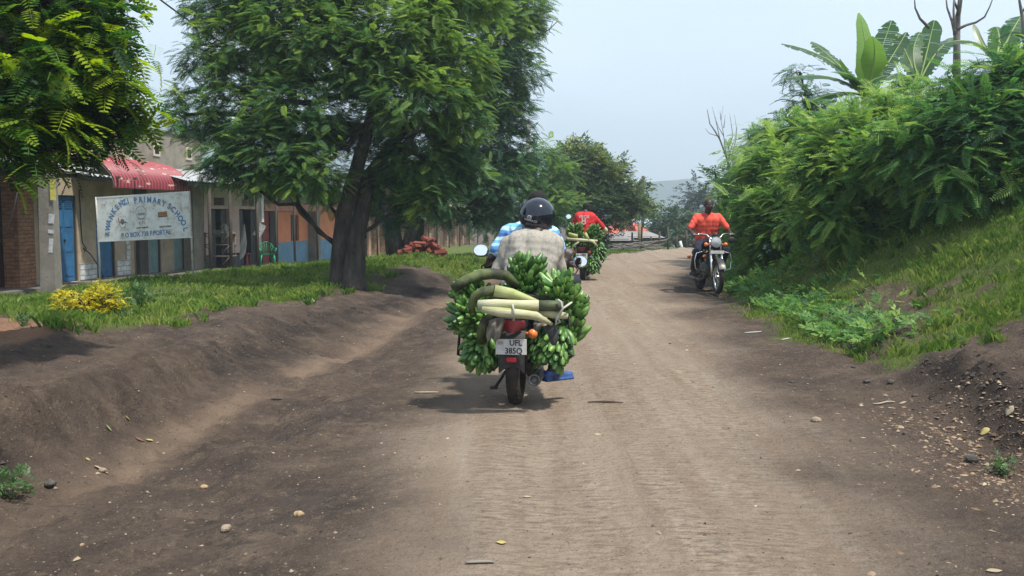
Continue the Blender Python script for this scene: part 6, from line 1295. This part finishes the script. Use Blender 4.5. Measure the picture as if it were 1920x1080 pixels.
# ================================================================ heap of broken red bricks
BR = mat('red_brick', (.20, .050, .030), .9, (.12, .035, .025), 7, .004, 30); random.seed(5); b = MB(); b.box((0, 0, 0), (.24, .12, .075), bev=.006); bme = b.mesh('brick', BR)
for i in range(74):
    u = random.random(); px = 752+u*80; Y = 27.5+random.uniform(-.5, .7); h = .55*math.sin(math.pi*min(1, .15+.85*(1-u)))**1.0*random.random(); base = W(px, 485+u*4, Y)
    o = link('brick', bme); o.location = (base.x, Y, hz(base.x, Y)+.05+h); o.rotation_euler = (random.uniform(-.7, .7), random.uniform(-.7, .7), random.uniform(0, 3.1)); o.scale = (random.uniform(.9, 1.5),)*3
    tag(o, 'broken red brick in the heap behind the grass mound', 'brick', 'broken red bricks heaped by the brick houses')
# ================================================================ litter: stones, leaves, sticks
def stone(label, px, py, wpx, m, sq=.6, group=None):
    p = Gp(px, py); r = wpx/2/FPX*p.y; b = MB(); b.ball((0, 0, 0), (r, r*.8, r*sq), 12, 8); me = b.mesh('stone', m); co = np.empty(len(me.vertices)*3, np.float32); me.vertices.foreach_get('co', co); co = co.reshape(-1, 3).astype(float)
    co *= (1+.5*fbm(co[:, 0]/r*1.3+px, co[:, 1]/r*1.3+co[:, 2]/r*1.1+py, 2))[:, None]; me.vertices.foreach_set('co', co.astype(np.float32).ravel()); me.polygons.foreach_set('use_smooth', np.zeros(len(me.polygons), bool))
    o = link('stone', me); o.location = p+Vector((0, 0, r*sq*.45)); o.rotation_euler = (0, 0, px*.7); return tag(o, label, 'stone', group)
DS = mat('dark_stone', (.05, .045, .042), .9, (.10, .09, .08), 30, .004, 60); PS = mat('pale_stone', (.30, .24, .18), .9, (.20, .15, .11), 20, .003, 60); YS = mat('tan_clod', (.38, .27, .16), .9, (.28, .19, .11), 25)
for a in (('dark stone with a pale top on the ditch edge near the weed', 96, 912, 24, DS), ('grey stone sitting in the leaf litter on the right', 1823, 866, 26, DS), ('small dark stone left of the leaf litter', 1697, 815, 14, DS, .6), ('square dark clod above the leaf litter', 1715, 744, 12, DS), ('dark clod at the top of the right verge', 1670, 720, 14, DS),
          ('dark clod beside the other at the top of the right verge', 1625, 719, 12, DS), ('tan stone on the road right of centre', 1530, 791, 20, PS), ('orange-tan clod on the dark left slope', 382, 916, 16, YS), ('pale clod on the left slope near the road', 561, 968, 20, YS), ('flat stone on the left slope, low centre', 424, 997, 24, PS),
          ('tiny tan clod at the bottom left', 154, 1025, 10, YS), ('dark stone at the far left of the ditch bank', 93, 650, 12, DS), ('pale stone in the ditch by the left bank', 193, 885, 16, PS), ('small pebble by the right road edge', 1485, 718, 10, DS), ('pebble at the foot of the right bank', 1600, 690, 10, DS)): stone(*a)
def slab(name, label, cat, px, py, L_, w_, rot, m, bend=.15, th=.25):
    p = Gp(px, py); l = L_/FPX*p.y; r = w_/2/FPX*p.y; 
    if name == 'stick': r *= .55
    if name == 'dead_leaf': r *= 1.5; th = .12; l *= .8
    b = MB(); n = 6; d = Vector((math.cos(rot), math.sin(rot), 0)); nn = Vector((-d.y, d.x, 0)); pts = []
    for i in range(n+1): f = i/n-.5; q = p+d*l*f+nn*bend*l*(.25-f*f); q.z = hz(q.x, q.y)+r*th+.003; pts.append(q)
    b.tube(pts, [r*((.06+.94*math.sin(math.pi*i/n)) if name == 'dead_leaf' else (.35+.65*math.sin(math.pi*(.12+.8*i/n)))) for i in range(n+1)], 7, squash=th, upv=(0, 0, 1)); return tag(b.build(name, m), label, cat)
DRYS = mat('dry_stick', (.16, .12, .085), .9, (.09, .07, .05), 20); PALES = mat('pale_peel', (.40, .34, .24), .85, (.28, .22, .14), 12); YEL = mat('yellow_leaf_litter', (.42, .36, .13), .8, (.3, .23, .09), 9); DKL = mat('dark_dead_leaf', (.04, .03, .025), .9)
for a in (('twig', 'long thin dark twig lying on the road right of the motorcycle', 'twig', 1135, 757, 68, 5, -.05, DKL, .2, .6), ('corn_husk', 'flat pale husk lying on the road left of the motorcycle', 'husk', 800, 738, 46, 9, 0, PALES), ('dead_leaf', 'dark curled leaf on the left slope', 'leaf', 517, 750, 32, 9, .2, DKL), ('stick', 'short pale stick with dark ends on the right verge', 'stick', 1657, 759, 42, 9, 0, PALES, .1, .7),
          ('dead_leaf', 'pale curved leaf right of the short stick', 'leaf', 1693, 758, 20, 7, .1, PALES), ('dead_leaf', 'green-brown leaf at the edge of the leaf litter', 'leaf', 1685, 801, 26, 10, -.2, mat('olive_leaf', (.12, .15, .05), .8)), ('dead_leaf', 'bright yellow leaf in the leaf litter', 'leaf', 1847, 813, 24, 14, .1, YEL, .1, .5), ('dead_leaf', 'cream leaf on top of the leaf litter', 'leaf', 1893, 776, 20, 12, .3, PALES, .1, .6),
          ('dead_leaf', 'pale yellow leaf on the road at the bottom centre', 'leaf', 940, 1020, 26, 14, .1, YEL, .1, .3), ('dead_leaf', 'yellow-green leaf in the ditch at left', 'leaf', 280, 826, 18, 8, 0, YEL), ('dead_leaf', 'brown leaf next to the yellow-green ditch leaf', 'leaf', 262, 826, 24, 9, 0, mat('brown_leaf', (.14, .08, .05), .9)), ('dead_leaf', 'small yellow leaf on the dark left bank', 'leaf', 240, 788, 11, 9, .4, YEL, .1, .5),
          ('dead_leaf', 'small green leaf on the dark left bank', 'leaf', 205, 808, 14, 8, .2, mat('fresh_leaf', (.20, .26, .10), .8), .1, .4), ('dead_leaf', 'small orange-yellow leaf below the dark left bank', 'leaf', 165, 864, 11, 8, 0, YEL), ('paper_scrap', 'bent whitish scrap in the reddish ditch', 'scrap', 190, 884, 24, 10, .1, PALES, .3, .3), ('dead_leaf', 'tan leaf on the road left of centre bottom', 'leaf', 988, 933, 20, 8, 0, PALES), ('bark_strip', 'grey bark strip at the bottom edge of the road', 'bark', 900, 1058, 56, 12, .1, mat('grey_strip', (.2, .18, .15), .9), .2, .4),
          ('stick', 'pale stick lying high on the right grass slope', 'stick', 1818, 600, 48, 6, .7, PALES, .05, .5), ('paper_scrap', 'white scrap at the right edge of the road', 'scrap', 1412, 624, 32, 5, 0, WHT), ('paper_scrap', 'small white scrap beside the right verge', 'scrap', 1474, 637, 18, 5, 0, WHT), ('dead_leaf', 'tan leaf on the road at the bottom right', 'leaf', 1864, 1074, 40, 14, 0, PALES), ('stick', 'short stick on the left bank edge near the tree', 'stick', 590, 568, 34, 5, -1.0, PALES, .05, .5)): slab(*a)
# countless small litter and grit
def specks(n, region, s0, s1, keep, name, label, cat, m, flat=.35):
    X = rng.uniform(region[0], region[1], n); Y = region[2]*(region[3]/region[2])**rng.random(n); k = rng.random(n) < keep(X, Y); X, Y = X[k], Y[k]; Z = H(X, Y); N = len(X)
    base = np.array([[-1, -.6, 0], [.2, -1, 0], [1, -.1, 0], [.1, .9, 0], [-.7, .5, 0], [0, 0, 1]]); V = np.repeat(base[None], N, 0)*rng.uniform(.6, 1.4, (N, 6, 1)); a = rng.uniform(0, 6.28, N); s = s0+(s1-s0)*rng.random(N)**2.5; el = rng.uniform(.4, 1, N)
    x_, y_ = V[..., 0]*s[:, None], V[..., 1]*(s*el)[:, None]; z_ = V[..., 2]*(s*flat*rng.uniform(.5, 1.8, N))[:, None]; c_, s_ = np.cos(a)[:, None], np.sin(a)[:, None]
    P = np.stack([X[:, None]+x_*c_-y_*s_, Y[:, None]+x_*s_+y_*c_, Z[:, None]+z_-.001+rng.uniform(0, .6, (N, 6))*(s*flat)[:, None]], -1)
    F = np.array([[0, 1, 5], [1, 2, 5], [2, 3, 5], [3, 4, 5], [4, 0, 5]])[None]+(np.arange(N)*6)[:, None, None]
    return tag(link(name, npmesh(name, P.reshape(-1, 3), F.reshape(-1, 3), m, np.repeat(np.clip(rng.normal(.5, .28, N), 0, 1), 6))), label, cat, kind='stuff')
LITM = leafmat('litter_mix', (.05, .035, .026), (.20, .14, .09), (.42, .34, .24), .02, .9, .1); GRM = leafmat('grit_mix', (.03, .025, .022), (.10, .075, .058), (.30, .23, .17), .01, .95, .1)
FXr = lambda Y, i: feats(Y)[0][:, i]
litc = Gp(1840, 810); litd = Gp(1880, 900)
def k_lit(X, Y): return np.clip(np.exp(-((X-litc.x)/.45)**2-((Y-litc.y)/.9)**2)*1.3+np.exp(-((X-litd.x)/.35)**2-((Y-litd.y)/.6)**2)+.035+.10*np.exp(-((X-FXr(Y, 7)+.25)/.25)**2), 0, 1)*(1-grassmask(X, Y))
specks(26000, (-7, 6.5, 2.6, 22), .006, .026, k_lit, 'leaf_litter', 'dry leaf litter and chips strewn along both road edges', 'leaf litter', LITM, .3)
def k_heap(X, Y): return np.exp(-((X-litc.x+.1)/.38)**2-((Y-litc.y)/.8)**2)+np.exp(-((X-litd.x)/.3)**2-((Y-litd.y)/.5)**2)
specks(9000, (litc.x-1, litc.x+.9, max(2.6, litc.y-2), litc.y+1.6), .006, .024, k_heap, 'leaf_litter', 'drift of brown dead leaves under the cut of the right bank', 'leaf litter', leafmat('brown_litter', (.04, .028, .022), (.115, .075, .05), (.34, .25, .17), .02, .9, .1), .35)
def k_gr(X, Y): F_ = feats(Y)[0]; on = (X > F_[:, 9])*(X < F_[:, 10]-.5); return np.where(on, .10, .75)*(1-grassmask(X, Y))
specks(60000, (-8, 7, 2.6, 26), .002, .011, k_gr, 'gravel', 'small grit and soil crumbs on the dirt', 'gravel', GRM, .5)
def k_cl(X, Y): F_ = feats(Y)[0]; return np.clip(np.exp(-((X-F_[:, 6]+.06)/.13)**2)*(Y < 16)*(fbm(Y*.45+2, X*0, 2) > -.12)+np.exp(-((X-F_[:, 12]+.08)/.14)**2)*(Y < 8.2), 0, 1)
specks(60000, (-4, 4.5, 3, 16), .005, .026, k_cl, 'soil_clods', 'crumbled soil coloured dark as shade under the eroded bank lips', 'soil', mat('shade_soil', (.024, .019, .017), .95, (.065, .050, .042), 9), .8)  # dark clods added along the lips to imitate the overhang's shade
# ================================================================ haze
hb_ = MB(); hb_.box((0, 600, 22), (3600, 1400, 170)); hm_ = bpy.data.materials.new('haze'); hm_.use_nodes = True; ht = hm_.node_tree; ht.nodes.clear(); o_ = ht.nodes.new('ShaderNodeOutputMaterial'); v_ = ht.nodes.new('ShaderNodeVolumePrincipled')
v_.inputs['Color'].default_value = (.76, .90, 1, 1); v_.inputs['Density'].default_value = .0012; v_.inputs['Anisotropy'].default_value = .2; ht.links.new(v_.outputs[0], o_.inputs['Volume'])
tag(hb_.build('haze', hm_), kind='stuff')
for o in COL.objects:
    if '_r' in o: del o['_r']
